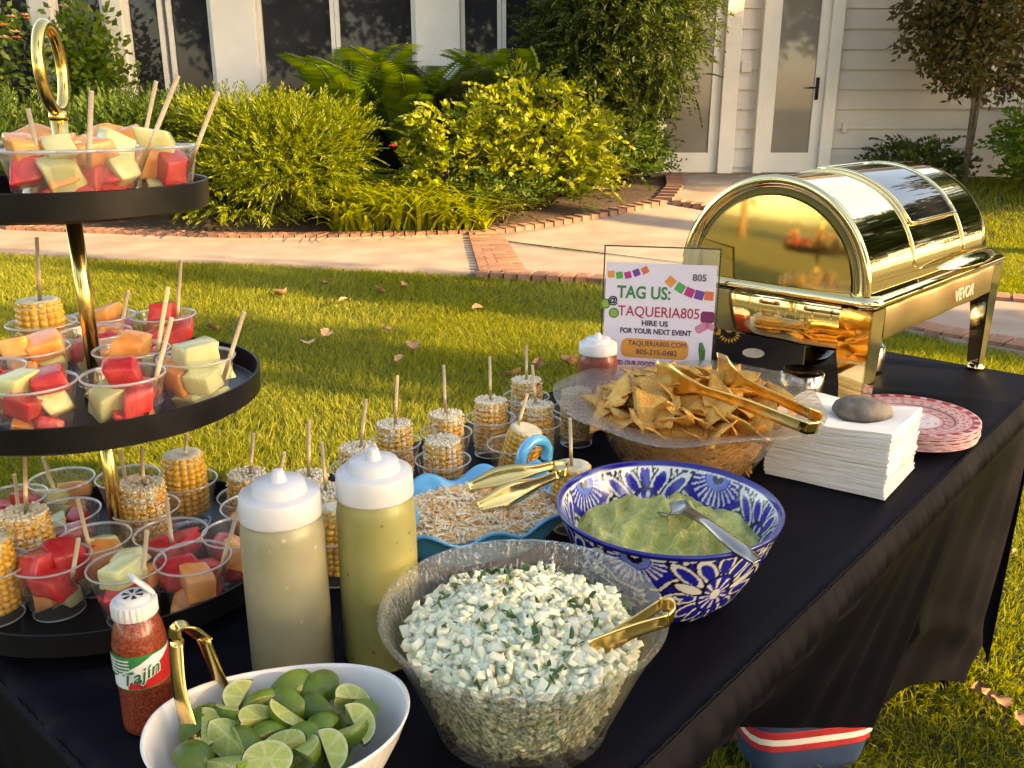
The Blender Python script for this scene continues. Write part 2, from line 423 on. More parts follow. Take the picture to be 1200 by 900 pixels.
# ---- planting-bed soil strip
bed = MB(); ribbon([Vector((p.x, p.y + .02, 0)) for p in far[:4]] + [Vector((p.x - .04, p.y + .03, 0)) for p in brL], [Vector((-9, 11.45, 0)), Vector((-4, 11.45, 0)), Vector((-2, 11.45, 0)), Vector((0, 11.45, 0)), Vector((1, 11.45, 0)), Vector((1.94, 11.46, 0))], 60, bed, .012)
tag(bed.build('garden_bed', mat('mulch', (.035, .022, .014), (.075, .05, .03), scale=30, rough=1, bump=.8, bscale=60)), kind='structure')

# ================================================================== PLANTS
def unit(a): return a / np.maximum(1e-9, np.linalg.norm(a, axis=-1, keepdims=True))
def leafquads(b, d, L, W, droop=0.0, n=None):
    """rhombic leaves: base b (N,3), dir d, length L, width W"""
    N = len(b); d = unit(d)
    r = RNG.normal(size=(N, 3)) if n is None else n
    s = unit(np.cross(d, r))
    L = np.broadcast_to(np.asarray(L), (N,))[:, None]; W = np.broadcast_to(np.asarray(W), (N,))[:, None]
    tip = b + d * L; tip[:, 2] -= droop * L[:, 0]
    mid = b + d * L * .45
    return np.stack([b, mid + s * W / 2, tip, mid - s * W / 2], axis=1)
def blob(c, r, n, shell=0.55, flat=None):
    """points in an ellipsoid, biased to the outside; returns points and outward directions"""
    u = unit(RNG.normal(size=(n, 3))); q = shell + (1 - shell) * RNG.random((n, 1)) ** .6
    # lumpy outline
    lump = 1 + .16 * np.sin(u[:, :1] * 5 + c[0] * 3) * np.cos(u[:, 1:2] * 6 + c[1]) + .12 * np.sin(u[:, 2:] * 7 + c[0])
    p = np.array(c) + u * np.array(r) * q * lump
    return p, u
def sprays(p, u, up=.5, n=12, L=.24, l=.06, wd=.013, spread=.8, jit=.4, droop=.15):
    """feathery sprays: a rachis with leaflets either side"""
    N = len(p); d = unit(u + np.array([0, 0, up]) + RNG.normal(size=(N, 3)) * jit)
    side = unit(np.cross(d, RNG.normal(size=(N, 3)) * .6 + np.array([0, 0, 1])))
    out = []
    Ls = L * (.6 + .7 * RNG.random(N))[:, None]
    for k in range(n):
        f = (k + .5) / n; sg = 1 if k % 2 else -1
        b = p + d * Ls * f; b[:, 2] -= droop * (Ls[:, 0] * f * f)
        dd = d * .75 + side * sg * spread * (1 - .5 * f)
        out.append(leafquads(b, dd, l * (1.2 - .7 * f), wd, droop=.1))
    return np.concatenate(out)
def stems(root, tops, r0, r1, m, parent, name='stem'):
    mb = MB()
    for t in tops:
        a = Vector(root); b = Vector(t); mid = a.lerp(b, .5) + Vector((random.uniform(-.05, .05), random.uniform(-.05, .05), .05))
        mb.tube([a, a.lerp(mid, .6), mid, b], [r0, r0 * .8, (r0 + r1) / 2, r1], 6)
    return mb.build(name, m, parent, world=True)
bark = mat('bark', (0.10, 0.07, 0.045), (0.18, 0.13, 0.09), scale=18, rough=.95, bump=.7, bscale=40)
stem_m = mat('green_stem', (0.07, 0.10, 0.03), (0.12, 0.12, 0.05), scale=20, rough=.7)
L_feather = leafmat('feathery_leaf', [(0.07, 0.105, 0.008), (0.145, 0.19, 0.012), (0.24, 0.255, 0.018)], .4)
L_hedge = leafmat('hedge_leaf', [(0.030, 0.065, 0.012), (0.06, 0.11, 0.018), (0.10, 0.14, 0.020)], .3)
L_fern = leafmat('fern_leaf', [(0.06, 0.12, 0.015), (0.12, 0.19, 0.02), (0.18, 0.23, 0.025)], .42)
L_strap = leafmat('strap_leaf', [(0.17, 0.22, 0.012), (0.28, 0.32, 0.02), (0.37, 0.38, 0.03)], .45)
L_nand = leafmat('nandina_leaf', [(0.12, 0.17, 0.012), (0.22, 0.26, 0.02), (0.32, 0.33, 0.03), (0.08, 0.12, 0.02)], .42)
L_dark = leafmat('dark_leaf', [(0.025, 0.05, 0.012), (0.055, 0.085, 0.015), (0.10, 0.125, 0.02)], .35)
L_maple = leafmat('maple_leaf', [(0.06, 0.035, 0.014), (0.09, 0.07, 0.02), (0.07, 0.085, 0.02)], .35)
L_grey = leafmat('grey_leaf', [(0.06, 0.075, 0.03), (0.10, 0.115, 0.05)], .3)
L_tree = leafmat('oak_leaf', [(0.025, 0.045, 0.012), (0.05, 0.08, 0.016), (0.08, 0.10, 0.02)], .25)
def plant(name, x, y, label, cat, group=None): return empty(name, (x, y, float(gz(x, y))), 0, label, cat, group)
def gg(x, y, z=0): return (x, y, float(gz(x, y)) + z)

# feathery conifer shrub (big, bright) and its two darker neighbours behind the cup stand
def feather(x, y, r, zc, n, m, label, L=.26):
    e = plant('feathery_shrub', x, y, label, 'shrub', 'feathery shrubs by the windows')
    V = []
    for k in range(14):
        a = RNG.random() * 6.28; q = RNG.random() ** .5 * .55
        c = (x + math.cos(a) * r[0] * q, y + math.sin(a) * r[1] * q, float(gz(x, y)) + zc + (RNG.random() - .5) * r[2] * .8)
        p, u = blob(c, [r[0] * .6, r[1] * .6, r[2] * .62], n // 14, .6)
        V.append(sprays(p, u, .5, 13, L, .085, .016, .55, .35))
    V = np.concatenate(V); V = V[V[:, :, 2].min(axis=1) > float(gz(x, y)) - .02]
    quads('foliage', V, m, e, True)
    stems(gg(x, y), [gg(x + random.uniform(-.4, .4), y + random.uniform(-.3, .3), zc + .3) for i in range(7)], .03, .01, bark, e)
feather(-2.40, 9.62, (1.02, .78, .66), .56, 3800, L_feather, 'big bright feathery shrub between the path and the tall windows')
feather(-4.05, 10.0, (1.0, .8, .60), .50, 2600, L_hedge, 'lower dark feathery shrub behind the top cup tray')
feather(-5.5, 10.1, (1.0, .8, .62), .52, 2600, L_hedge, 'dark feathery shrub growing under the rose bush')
# rose bush
e = plant('rose_bush', -6.3, 10.7, 'tall rose bush with orange and pink blooms by the first window', 'rose bush')
p, u = blob(gg(-6.3, 10.7, 1.5), [.95, .5, .95], 2600, .2); V = leafquads(p, u + RNG.normal(size=p.shape), .09, .055); quads('foliage', V, L_hedge, e, True)
p, u = blob(gg(-4.95, 11.05, 1.25), [.55, .3, .75], 1500, .2); V = leafquads(p, u + RNG.normal(size=p.shape), .10, .06)
e2 = plant('leafy_shrub', -4.95, 11.05, 'dark leafy shrub climbing between the two white window posts', 'shrub'); quads('foliage', V, L_fern, e2, True)
stems(gg(-4.95, 11.05), [gg(-4.95 + random.uniform(-.3, .3), 11.05, 1.2) for i in range(5)], .015, .005, bark, e2)
stems(gg(-6.3, 10.7), [gg(-6.3 + random.uniform(-.5, .5), 10.7, 1.6) for i in range(7)], .015, .006, bark, e)
def bloom(c, r, m, parent, name='bloom'):
    mb = MB()
    for ring, (n, rr, up) in enumerate(((6, 1.0, .25), (5, .7, .55), (4, .4, .8))):
        for k in range(n):
            a = 6.28 * k / n + ring * .5; d = Vector((math.cos(a), math.sin(a), up)).normalized(); s = Vector((-math.sin(a), math.cos(a), 0))
            c0 = Vector(c)
            mb.add([c0, c0 + d * r * rr * .6 + s * r * .45, c0 + d * r * rr + Vector((0, 0, r * .1)), c0 + d * r * rr * .6 - s * r * .45], [(0, 1, 2, 3)])
    return mb.build(name, m, parent, world=True)
orange = mat('orange_petal', (.75, .28, .10), (.80, .42, .22), scale=30, rough=.6); pinkp = mat('pale_petal', (.75, .55, .45), (.8, .65, .5), scale=30, rough=.6); redp = mat('red_petal', (.65, .03, .06), (.7, .06, .08), scale=30, rough=.6)
for (px, py, m, r) in ((20, 45, orange, .06), (47, 56, orange, .075), (18, 38, pinkp, .06), (4, 45, pinkp, .07), (13, 20, pinkp, .055), (30, 18, pinkp, .05), (2, 30, orange, .06), (75, 8, pinkp, .06), (32, 22, orange, .045)):
    bloom(PY(px, py, 10.15), r, m, e)
# ferns
def fern(x, y, n, L, label, m=L_fern, group='ferns by the windows', name='fern', spread=.85, lw=.042, ll=.20):
    e = plant(name, x, y, label, 'fern', group); V = []; mb = MB()
    for k in range(n):
        a = 6.28 * k / n + random.uniform(-.3, .3); el = R(random.uniform(70, 88)); Lk = L * random.uniform(.75, 1.1)
        d = np.array([math.cos(a) * math.cos(el), math.sin(a) * math.cos(el), math.sin(el)]); side = np.array([-math.sin(a), math.cos(a), 0])
        pts = []
        M_ = 46
        for i in range(M_ + 1):
            f = i / M_; pts.append(np.array(gg(x, y)) + d * Lk * f + np.array([math.cos(a), math.sin(a), -1.1]) * Lk * .26 * f ** 2.8)
        mb.tube(pts[::6] + [pts[-1]], .006, 4)
        pts = np.array(pts)
        for i in range(6, M_):
            f = i / M_; l = ll * math.sin(math.pi * min(1, (1 - f) * .8 + .18)) * (Lk / 1.2)
            t = unit(pts[i] - pts[i - 1])
            for sg in (-1, 1):
                V.append(leafquads(pts[i][None], (side * sg * .9 + t * .4 - np.array([0, 0, .15]))[None], l, lw, n=np.cross(t, side)[None] + 1e-3))
    quads('frond', np.concatenate(V), m, e, True); mb.build('stem', stem_m, e, world=True)
fern(-1.85, 10.75, 17, 2.05, 'tall fern rising behind the bright feathery shrub')
fern(-1.2, 10.8, 16, 1.95, 'fern arching below the second tall window')
fern(-.62, 10.9, 12, 1.75, 'thin grey green fern standing against the white pilaster', L_grey)
fern(.05, 10.8, 14, 1.95, 'fern leaning over the yellow leafed bush by the last dark window')
# bright strappy clump
e = plant('strappy_clump', -1.15, 9.45, 'bright yellow green clump of strappy leaves beside the path', 'plant')
V = []
for k in range(1100):
    x = -1.05 + random.uniform(-.80, .80); y = 9.22 + random.uniform(-.15, .5); a = random.uniform(0, 6.28); el = R(random.uniform(55, 88)); Lk = random.uniform(.5, 1.05) * (1 - .35 * abs(x + 1.05) / .8)
    b = np.array(gg(x, y)); d = np.array([math.cos(a) * math.cos(el), math.sin(a) * math.cos(el) - .15, math.sin(el)]); s = np.array([-math.sin(a), math.cos(a), 0]); prev = b; w0 = .03
    for i in range(1, 5):
        f = i / 4; q = b + d * Lk * f + np.array([math.cos(a), math.sin(a), -.9]) * Lk * .55 * f ** 2.5; w1 = .045 * (1 - f ** 2)
        V.append(np.stack([prev - s * w0 / 2, prev + s * w0 / 2, q + s * w1 / 2, q - s * w1 / 2])[None]); prev = q; w0 = w1
quads('foliage', np.concatenate(V), L_strap, e, True)
# yellow-leafed bushes (pinnate leaves on canes)
def cane_bush(x, y, h, rad, n, label, m=L_nand, name='leafy_bush', lsz=.085, group='yellow leafed bushes by the path'):
    e = plant(name, x, y, label, 'bush', group); V = []; tops = []
    for k in range(n):
        a = random.uniform(0, 6.28); rr = rad * math.sqrt(random.random()); hh = h * random.uniform(.25, 1.0) * (1 - .35 * (rr / rad) ** 2)
        c = np.array([[x + math.cos(a) * rr, y + math.sin(a) * rr * .8, float(gz(x, y)) + hh]])
        if k % 9 == 0: tops.append(tuple(c[0]))
        u = unit(np.array([[math.cos(a), math.sin(a), .5]]) + RNG.normal(size=(1, 3)) * .5)
        V.append(sprays(c, u, .2, 9, .30, lsz * 1.35, lsz * .5, 1.0, .3, .35))
    quads('foliage', np.concatenate(V), m, e, True); stems(gg(x, y), tops, .012, .004, bark, e)
    return e
eb = cane_bush(-.62, 9.75, 1.20, .50, 190, 'yellow leafed bush with one small red flower beside the strappy clump')
bloom(PY(461, 172, 9.25), .05, redp, eb)
cane_bush(.22, 9.95, 1.42, .74, 520, 'large yellow leafed bush between the dark tree and the path')
cane_bush(1.05, 10.65, .80, .62, 300, 'low green leafy bush at the foot of the dark tree', L_hedge, lsz=.07)
cane_bush(.72, 10.25, .50, .40, 130, 'low yellow leafed bush against the brick kerb of the branch walk', lsz=.07)
cane_bush(1.42, 10.95, .55, .42, 170, 'low green bush between the dark tree and the branch walk', L_hedge, lsz=.06)
cane_bush(.40, 9.92, .42, .38, 130, 'low green bush at the bend of the brick kerb', L_fern, lsz=.07)
cane_bush(-.2, 9.55, .50, .42, 130, 'low green bush filling in below the yellow leafed bushes', L_hedge, lsz=.06)
for (px, py) in ((575, 258), (590, 262)):   # reddish ground plants by the kerb
    q = G(px, py + 10); cane_bush(q.x, q.y + .25, .28, .16, 26, 'small reddish ground plant at the edge of the brick kerb', L_maple, 'ground_plant', .05, 'reddish ground plants by the kerb')
# tall dark tree by the doors
def crown(c, r, n, m, e, L=.13, W=.03, jit=.8, sp=None, lobes=12):
    V = []
    for k in range(lobes):
        u0 = unit(RNG.normal(size=3)); cc = np.array(c) + u0 * np.array(r) * .55
        p, u = blob(cc, np.array(r) * RNG.uniform(.36, .55), n // lobes, .35)
        if sp: V.append(sprays(p, u, *sp))
        else: V.append(leafquads(p, u + RNG.normal(size=p.shape) * jit - np.array([0, 0, .2]), L * RNG.uniform(.7, 1.2, len(p)), W))
    return quads('crown', np.concatenate(V), m, e, True)
e = plant('conifer_tree', 1.22, 10.85, 'tall dark feathery tree standing beside the glazed doors', 'tree')
crown(gg(1.22, 10.75, 1.95), (1.12, .75, 1.85), 9500, L_dark, e, sp=(.1, 12, .22, .085, .022, .8, .6, .2), lobes=34)
stems(gg(1.22, 10.85), [gg(1.2, 10.85, 3.2), gg(.8, 10.8, 2.6), gg(1.7, 10.85, 2.5), gg(1.5, 10.7, 1.9)], .07, .015, bark, e, 'trunk')
# small maple at the right
e = plant('maple_tree', 5.28, 10.7, 'small brown leafed maple on a thin trunk before the clapboard wall', 'tree')
crown(gg(5.2, 10.7, 1.90), (1.0, .7, 1.10), 6800, L_maple, e, .10, .045, 1.2, lobes=22)
stems(gg(5.28, 10.7), [gg(5.22, 10.7, 2.5), gg(5.34, 10.7, 2.3)], .030, .008, bark, e, 'trunk')
stems(gg(5.25, 10.7, 1.0), [gg(4.75, 10.6, 1.9), gg(5.7, 10.7, 1.95), gg(4.95, 10.65, 2.3)], .014, .005, bark, e, 'branch')
cane_bush(6.15, 10.15, 1.15, .65, 300, 'dark green shrub under the maple beside the sunny lawn', L_fern, 'leafy_shrub', .10, 'shrubs by the maple')
cane_bush(7.3, 10.6, 1.9, .9, 300, 'tall dark shrub below the far right window', L_dark, 'leafy_shrub', .10, 'shrubs by the maple')
cane_bush(4.9, 11.1, .45, .5, 120, 'low dark shrub at the foot of the maple trunk', L_dark, 'leafy_shrub', .08, 'shrubs by the maple')
# shade trees around the lawn (they shade the table and show in the mirror-bright lid and the windows)
def big_tree(x, y, h, r, n, label, zc, leaf=.20, seed=0):
    e = plant('shade_tree', x, y, label, 'tree', 'shade trees around the lawn')
    c = (x, y, zc); V = []; tops = []
    for k in range(18):
        u0 = unit(RNG.normal(size=3)); cc = np.array(c) + u0 * np.array(r) * .62; tops.append(tuple(cc))
        p, u = blob(cc, np.array(r) * RNG.uniform(.34, .5), n // 18, .3)
        V.append(leafquads(p, u + RNG.normal(size=p.shape), leaf * RNG.uniform(.7, 1.3, len(p)), leaf * .6))
    quads('crown', np.concatenate(V), L_tree, e, True)
    mb = MB(); top = Vector((x, y, zc)); b0 = Vector((x, y, -.05))
    mb.tube([b0, b0.lerp(top, .15), b0.lerp(top, .6), top], [.30, .22, .17, .12], 10)
    for t in tops: mb.tube([b0.lerp(top, random.uniform(.5, .9)), Vector(t).lerp(top, .4), Vector(t)], [.09, .06, .025], 6)
    mb.build('trunk', bark, e, world=True)
    return e
def un(u, n): return (0.93 * u + 0.37 * n, -0.37 * u + 0.93 * n)
x, y = un(11.0, -.55); big_tree(x, y, 8, (3.0, 2.7, 2.7), 15000, 'broad shade tree on the sunny side of the serving table', 5.0)
big_tree(6.2, -2.6, 8, (3.4, 3.0, 2.3), 9000, 'tall tree spreading its canopy high beside the serving table', 7.6, .22)
x, y = un(13.0, 5.8); big_tree(x, y, 8, (.75, .62, 3.0), 2600, 'slender tree at the lawn edge level with the near path kerb', 5.0)
x, y = un(15.0, 4.0); big_tree(x, y, 8, (1.0, .7, 1.6), 1000, 'thin open tree at the lawn edge beyond the shade tree', 6.3)
x, y = un(13.0, 12.6); big_tree(x, y, 8, (2.4, 2.1, 2.6), 9500, 'leafy tree shading the clapboard wall and glazed doors', 6.3)
x, y = un(12.0, 9.3); big_tree(x, y, 12, (2.2, 1.9, 2.0), 7000, 'unseen tall tree with a high crown added to shade the window posts', 10.4)  # unseen high crown added to keep direct sun off the white window posts
for (x, y, r, z, lb) in ((14.5, 9.6, 3.0, 4.6, 'dense round tree just past the end of the house'), (18, 15, 3.8, 5.4, 'farther dense tree past the end of the house'), (20, 8, 3.4, 5.2, 'dense tree between the house end and the added high crowned tree'), (13.0, 15, 3.0, 5.0, 'dense tree close behind the corner of the house')):
    big_tree(x, y, 8, (r, r, r * .95), 6500, lb, z, .30)
for (x, y, r, z, lb) in ((-9, -10, 3.4, 4.6, 'wide tree behind the lawn opposite the tall windows'), (0.5, -15, 3.6, 5.0, 'wide tree behind the lawn opposite the dark conifer'),
                         (9, -14, 3.6, 5.2, 'wide tree behind the lawn opposite the maple'), (-16, -2, 3.4, 4.6, 'wide tree at the end of the path beyond the roses'),
                         (-4, -22, 4.0, 5.5, 'farther tree standing between two wide trees behind the lawn')):
    big_tree(x, y, 8, (r, r, r * .85), 3200, lb, z, .38)

# ================================================================== LAWN GRASS (stuff)
def poly_in(px, py, poly):
    inside = np.zeros(len(px), bool); n = len(poly)
    for i in range(n):
        x0, y0 = poly[i][0], poly[i][1]; x1, y1 = poly[(i + 1) % n][0], poly[(i + 1) % n][1]
        c = ((y0 > py) != (y1 > py)) & (px < (x1 - x0) * (py - y0) / (y1 - y0 + 1e-12) + x0); inside ^= c
    return inside
main_poly = [(p.x, p.y) for p in near] + [(p.x, p.y) for p in reversed(far)]
br_poly = [(p.x, p.y) for p in brL] + [(p.x, p.y) for p in reversed(brR)]
def grass_pts(x0, x1, y0, y1, dens):
    n = int((x1 - x0) * (y1 - y0) * dens); x = RNG.uniform(x0, x1, n); y = RNG.uniform(y0, y1, n)
    # keep what the camera, or one a step aside, can see
    k = np.abs(x - .1) < 1.15 + y * .66
    x, y = x[k], y[k]
    bad = poly_in(x, y, main_poly) | poly_in(x, y, br_poly) | (y > 11.35)
    return x[~bad], y[~bad]
def blades(x, y, h, wd, name, seg=1):
    n = len(x)
    z = gz(x, y) - .004
    # patchy height and lean
    pat = .5 + .5 * np.sin(x * 2.1 + 1.7 * np.sin(y * 1.3)) * np.sin(y * 2.7 + 1.1 * np.sin(x * 1.9))
    H = h * (.55 + .6 * RNG.random(n)) * (.8 + .4 * pat)
    a = RNG.uniform(0, 6.283, n); lean = .25 + .75 * RNG.random(n)
    la = 2.0 * np.sin(x * 3 + y) + RNG.normal(size=n) * 1.3
    b = np.stack([x, y, z], 1); s = np.stack([np.cos(a), np.sin(a), np.zeros(n)], 1) * (wd * (.6 + .7 * RNG.random(n)))[:, None] / 2
    l = np.stack([np.cos(la), np.sin(la), np.zeros(n)], 1) * (H * lean)[:, None]; up = np.stack([np.zeros(n), np.zeros(n), H], 1)
    if seg == 1:
        t = b + up * .85 + l
        return np.stack([b - s, b + s, t + s * .25, t - s * .25], 1)
    m1 = b + up * .6 + l * .35; t = b + up * .9 + l
    return np.concatenate([np.stack([b - s, b + s, m1 + s * .85, m1 - s * .85], 1), np.stack([m1 - s * .85, m1 + s * .85, t + s * .15, t - s * .15], 1)])
L_grass = leafmat('grass_blade', [(0.085, 0.125, 0.010), (0.18, 0.205, 0.018), (0.31, 0.295, 0.036), (0.125, 0.165, 0.013)], .42, .6)
GV = []
x, y = grass_pts(-3.0, 3.2, .9, 3.4, 13000); GV.append(blades(x, y, .042, .0036, '', 2))
x, y = grass_pts(-4.5, 5.5, 3.4, 5.6, 8500); GV.append(blades(x, y, .042, .005, ''))
x, y = grass_pts(-6.5, 7.5, 5.6, 8.4, 5200); GV.append(blades(x, y, .042, .0065, ''))
x, y = grass_pts(2.2, 9.0, 6.0, 11.3, 2600); GV.append(blades(x, y, .048, .010, ''))
tag(quads('grass', np.concatenate(GV), L_grass), 'short sunny lawn grass between the table and the path', 'grass', kind='stuff')

# ---- fallen leaves on the lawn
dry_m = mat('dry_leaf', (.34, .17, .09), (.48, .30, .17), scale=30, rough=.8, rand=.35)
lfm = []
for k in range(4):
    mb = MB(); n = 7; L_ = .075
    vs = []; fs = []
    for i in range(n):
        f = i / (n - 1); wv = .028 * math.sin(math.pi * f) ** .7 * (1 + .3 * (i % 2)) + .0008
        zc = .016 * math.sin(f * 3.1 + k) + .01 * f * (k % 2); cu = .012 + .006 * k
        for q in (-1, 0, 1): vs.append((L_ * (f - .5), q * wv, zc + cu * q * q))
    for i in range(n - 1):
        for q in range(2): a = i * 3 + q; fs.append((a, a + 1, a + 4, a + 3))
    lfm.append(mb.add(vs, fs).mesh('fallen_leaf', dry_m))
leaf_px = [(483, 415), (469, 432), (381, 339), (474, 342), (405, 361), (452, 396), (600, 447), (668, 433), (362, 413), (382, 402), (445, 347), (630, 438), (1140, 655), (1148, 680), (1178, 665), (1146, 830), (1168, 845), (1192, 868), (1188, 580), (1155, 838), (850, 885), (1152, 622), (250, 392), (330, 350), (560, 370)]
for i, (px, py) in enumerate(leaf_px):
    q = G(px, py); o = bpy.data.objects.new('fallen_leaf', lfm[i % 4]); link(o); o.location = (q.x, q.y, q.z + .038)
    o.rotation_euler = (random.uniform(-.3, .3), random.uniform(-.3, .3), random.uniform(0, 6)); sc = random.uniform(.8, 1.3) * (1.0 if py < 460 else .6); o.scale = (sc,) * 3
    side = py < 460
    tag(o, 'dry brown leaf fallen on the lawn between the path and the table' if side else 'dry brown leaf fallen on the grass beside the table skirt', 'leaf', 'fallen leaves towards the path' if side else 'fallen leaves beside the table skirt')

# ================================================================== TABLE AND CLOTH
S0, S1, T0, T1 = .25, 2.2, -1.12, -.362
tb = empty('folding_table', T((S0 + S1) / 2, (T0 + T1) / 2, 0), TA, 'long folding table hidden under the black cloth', 'table')
m_table = mat('table_plastic', (.5, .5, .48), rough=.5)
LL, WW = S1 - S0, T1 - T0
MB().box((0, 0, TZ - .035), (LL - .02, WW - .02, .045)).build('tabletop', m_table, tb, False)
for sx in (-1, 1):
    for sy in (-1, 1):
        MB().tube([(sx * (LL / 2 - .17), sy * (WW / 2 - .06), .0), (sx * (LL / 2 - .2), sy * (WW / 2 - .08), TZ - .06)], .014, 10).build('leg', steel, tb)
cl = empty('tablecloth', T((S0 + S1) / 2, (T0 + T1) / 2, 0), 0, 'black fitted cloth with a gathered border over the serving table', 'tablecloth')
def cloth_top():
    ns, ntt = 150, 60; s = np.linspace(S0, S1, ns); t = np.linspace(T0, T1, ntt)
    Sg, Tg = np.meshgrid(s, t, indexing='ij')
    Z = np.full_like(Sg, TZ)
    e = np.minimum.reduce([Sg - S0, S1 - Sg, Tg - T0, T1 - Tg]); Z -= .006 * np.exp(-e / .006)
    # pulled creases near the lower-left end and gentle ripples
    for (s0, t0, ang, ln, amp, wd) in ((.33, -.86, .55, .22, .007, .010), (.30, -.80, .45, .25, .006, .012), (.36, -.93, .7, .15, .005, .009), (.31, -.70, .2, .2, .004, .014),
                                      (1.9, -.5, 1.2, .3, .0025, .02), (1.75, -.42, .9, .25, .002, .015), (1.1, -.42, .2, .3, .002, .012), (2.08, -.8, 1.4, .3, .002, .02)):
        a = (Sg - s0) * math.cos(ang) + (Tg - t0) * math.sin(ang); b = -(Sg - s0) * math.sin(ang) + (Tg - t0) * math.cos(ang)
        Z += amp * np.exp(-(b / wd) ** 2) * np.exp(-((a) / ln) ** 4)
    # gathers along the end seam
    Z += .002 * np.sin(Tg * 330) * np.exp(-(Sg - S0) / .02) + .0015 * np.sin(Sg * 210 + 2 * np.sin(Sg * 31)) * np.exp(-(T1 - Tg) / .012)
    X = TD.x * Sg + TN.x * Tg; Y = TD.y * Sg + TN.y * Tg
    m = MB(); m.v = list(zip(X.ravel(), Y.ravel(), Z.ravel()))
    m.f = [(i * ntt + j, (i + 1) * ntt + j, (i + 1) * ntt + j + 1, i * ntt + j + 1) for i in range(ns - 1) for j in range(ntt - 1)]; m.m = [0] * len(m.f)
    return m.build('cloth_top', cloth_m, cl, world=True)
cloth_top()
# gathered border + skirt on the serving side, as one sheet that hangs, tucks in and reaches the foot at the far corner
def sheet(name, rows, m, wave=None):
    n = len(rows[0]); mb = MB(); vs = [tuple(p) for r in rows for p in r]
    mb.add(vs, [(i * n + k, i * n + k + 1, (i + 1) * n + k + 1, (i + 1) * n + k) for i in range(len(rows) - 1) for k in range(n - 1)])
    return mb.build(name, m, cl, world=True)
NS = 260; ss = np.linspace(S0, S1, NS)
def side_rows():
    band = []
    for v in np.linspace(0, 1, 12):
        row = []
        for s in ss:
            puff = .012 * math.sin(math.pi * min(1, v * 1.15)) ; g = .0028 * math.sin(s * 190 + 3 * math.sin(s * 23) + v * 2) * math.sin(math.pi * v) + .003 * math.sin(s * 61 + 4 * v + 2 * math.sin(s * 9)) * v
            row.append(T(s, T1 + .004 + puff + g, TZ - .006 - .072 * v))
        band.append(row)
    return band
band = side_rows(); sheet('gathered_border', band, cloth_m)
hem_px = [(1131, 801, .02), (1108, 797, .05), (1084, 798, .08), (1058, 808, .11), (1036, 824, .14), (1026, 838, .16), (1021, 852, .17), (980, 853, .2), (937, 853, .22), (853, 852, .23), (700, 870, .22)]
hem = [P(a, b, c) for a, b, c in hem_px] + [T(.7, -.47, .2), T(.45, -.43, .08), T(.33, -.40, .02)]
hd = [0]
for a, b in zip(hem, hem[1:]): hd.append(hd[-1] + (b - a).length)
tops = [T(2.2, T1), T(2.1, T1), T(1.98, T1), T(1.84, T1), T(1.72, T1), T(1.67, T1), T(1.63, T1), T(1.5, T1), T(1.38, T1), T(1.2, T1), T(1.0, T1), T(.7, T1), T(.45, T1), T(.25, T1)]
def lerp_list(L_, f):
    q = f * (len(L_) - 1); i = min(int(q), len(L_) - 2); return L_[i].lerp(L_[i + 1], q - i)
rows = []
for v in np.linspace(0, 1, 26):
    row = []
    for k in range(200):
        f = k / 199; a = lerp_list(tops, f); b = lerp_list(hem, f); a = Vector((a.x, a.y, TZ - .074)) - TN * .002
        p = a.lerp(b, v)
        fold = .010 * math.sin(f * 70 + 3 * math.sin(f * 11)) * math.sin(math.pi * min(1, v * .9)) * .5 + .012 * math.sin(f * 19 + 1) * v * (1 - v) * 2
        fold += .03 * math.exp(-((f - 6 / 13) / .015) ** 2) * v ** .5 * (1.2 - v)
        if f < .35: fold += .012 * math.exp(-((v - .85 + f * .6) / .05) ** 2)
        p = p + TN * fold; row.append(p)
    rows.append(row)
sheet('skirt', rows, cloth_m)
# far end, back side and near end
def drop(name, a, b, nrm, zb=.02):
    rows = []
    for v in np.linspace(0, 1, 14):
        row = []
        for k in range(80):
            f = k / 79; p = a.lerp(b, f); q = p + nrm * (.008 * math.sin(f * 60 + 2 * math.sin(f * 9)) * v - .05 * v + .006)
            sag = .22 * math.sin(math.pi * f) ** .6 * v
            row.append(Vector((q.x, q.y, TZ - .006 - (TZ - zb) * v + sag)))
        rows.append(row)
    return sheet(name, rows, cloth_m)
drop('end_skirt', T(S1, T1), T(S1, T0), TD); drop('back_skirt', T(S1, T0), T(S0, T0), -TN); drop('end_skirt', T(S0, T0), T(S0, T1), -TD)
MB().tube([T(s, T1 + .002, TZ - .004 + .0015 * math.sin(s * 210)) for s in np.linspace(S0, S1, 160)], .0016, 6).build('seam', cloth_m, cl, world=True)
MB().tube([T(S0 + .001, t, TZ - .004 + .0015 * math.sin(t * 330)) for t in np.linspace(T0, T1, 120)], .0016, 6).build('seam', cloth_m, cl, world=True)

# ---- cooler bag under the table
bagc = Vector((.60, 1.60, 0)); bag = empty('cooler_bag', bagc, R(10), 'blue cooler bag with red and white stripes under the table skirt', 'bag')
blue_m = mat('bag_blue', (.020, .045, .11), (.03, .06, .14), scale=20, rough=.6, bump=.3, bscale=200, dist=.002)
def rbox(w0, d0, w1, d1, h, z0=0.0, n=40, p=5):
    prof = [(0, z0, .85), (0.02, z0, 1)] ; mb = MB(); vs = []; lv = np.linspace(0, 1, 9)
    for v in lv:
        for k in range(n):
            a = 2 * math.pi * k / n; c, s_ = math.cos(a), math.sin(a); rr = (abs(c) ** p + abs(s_) ** p) ** (-1 / p)
            vs.append(((w0 + (w1 - w0) * v) / 2 * c * rr, (d0 + (d1 - d0) * v) / 2 * s_ * rr, z0 + h * v))
    fs = [(i * n + k, i * n + (k + 1) % n, (i + 1) * n + (k + 1) % n, (i + 1) * n + k) for i in range(8) for k in range(n)]
    fs += [tuple(range(n - 1, -1, -1)), tuple(8 * n + k for k in range(n))]
    return mb.add(vs, fs)
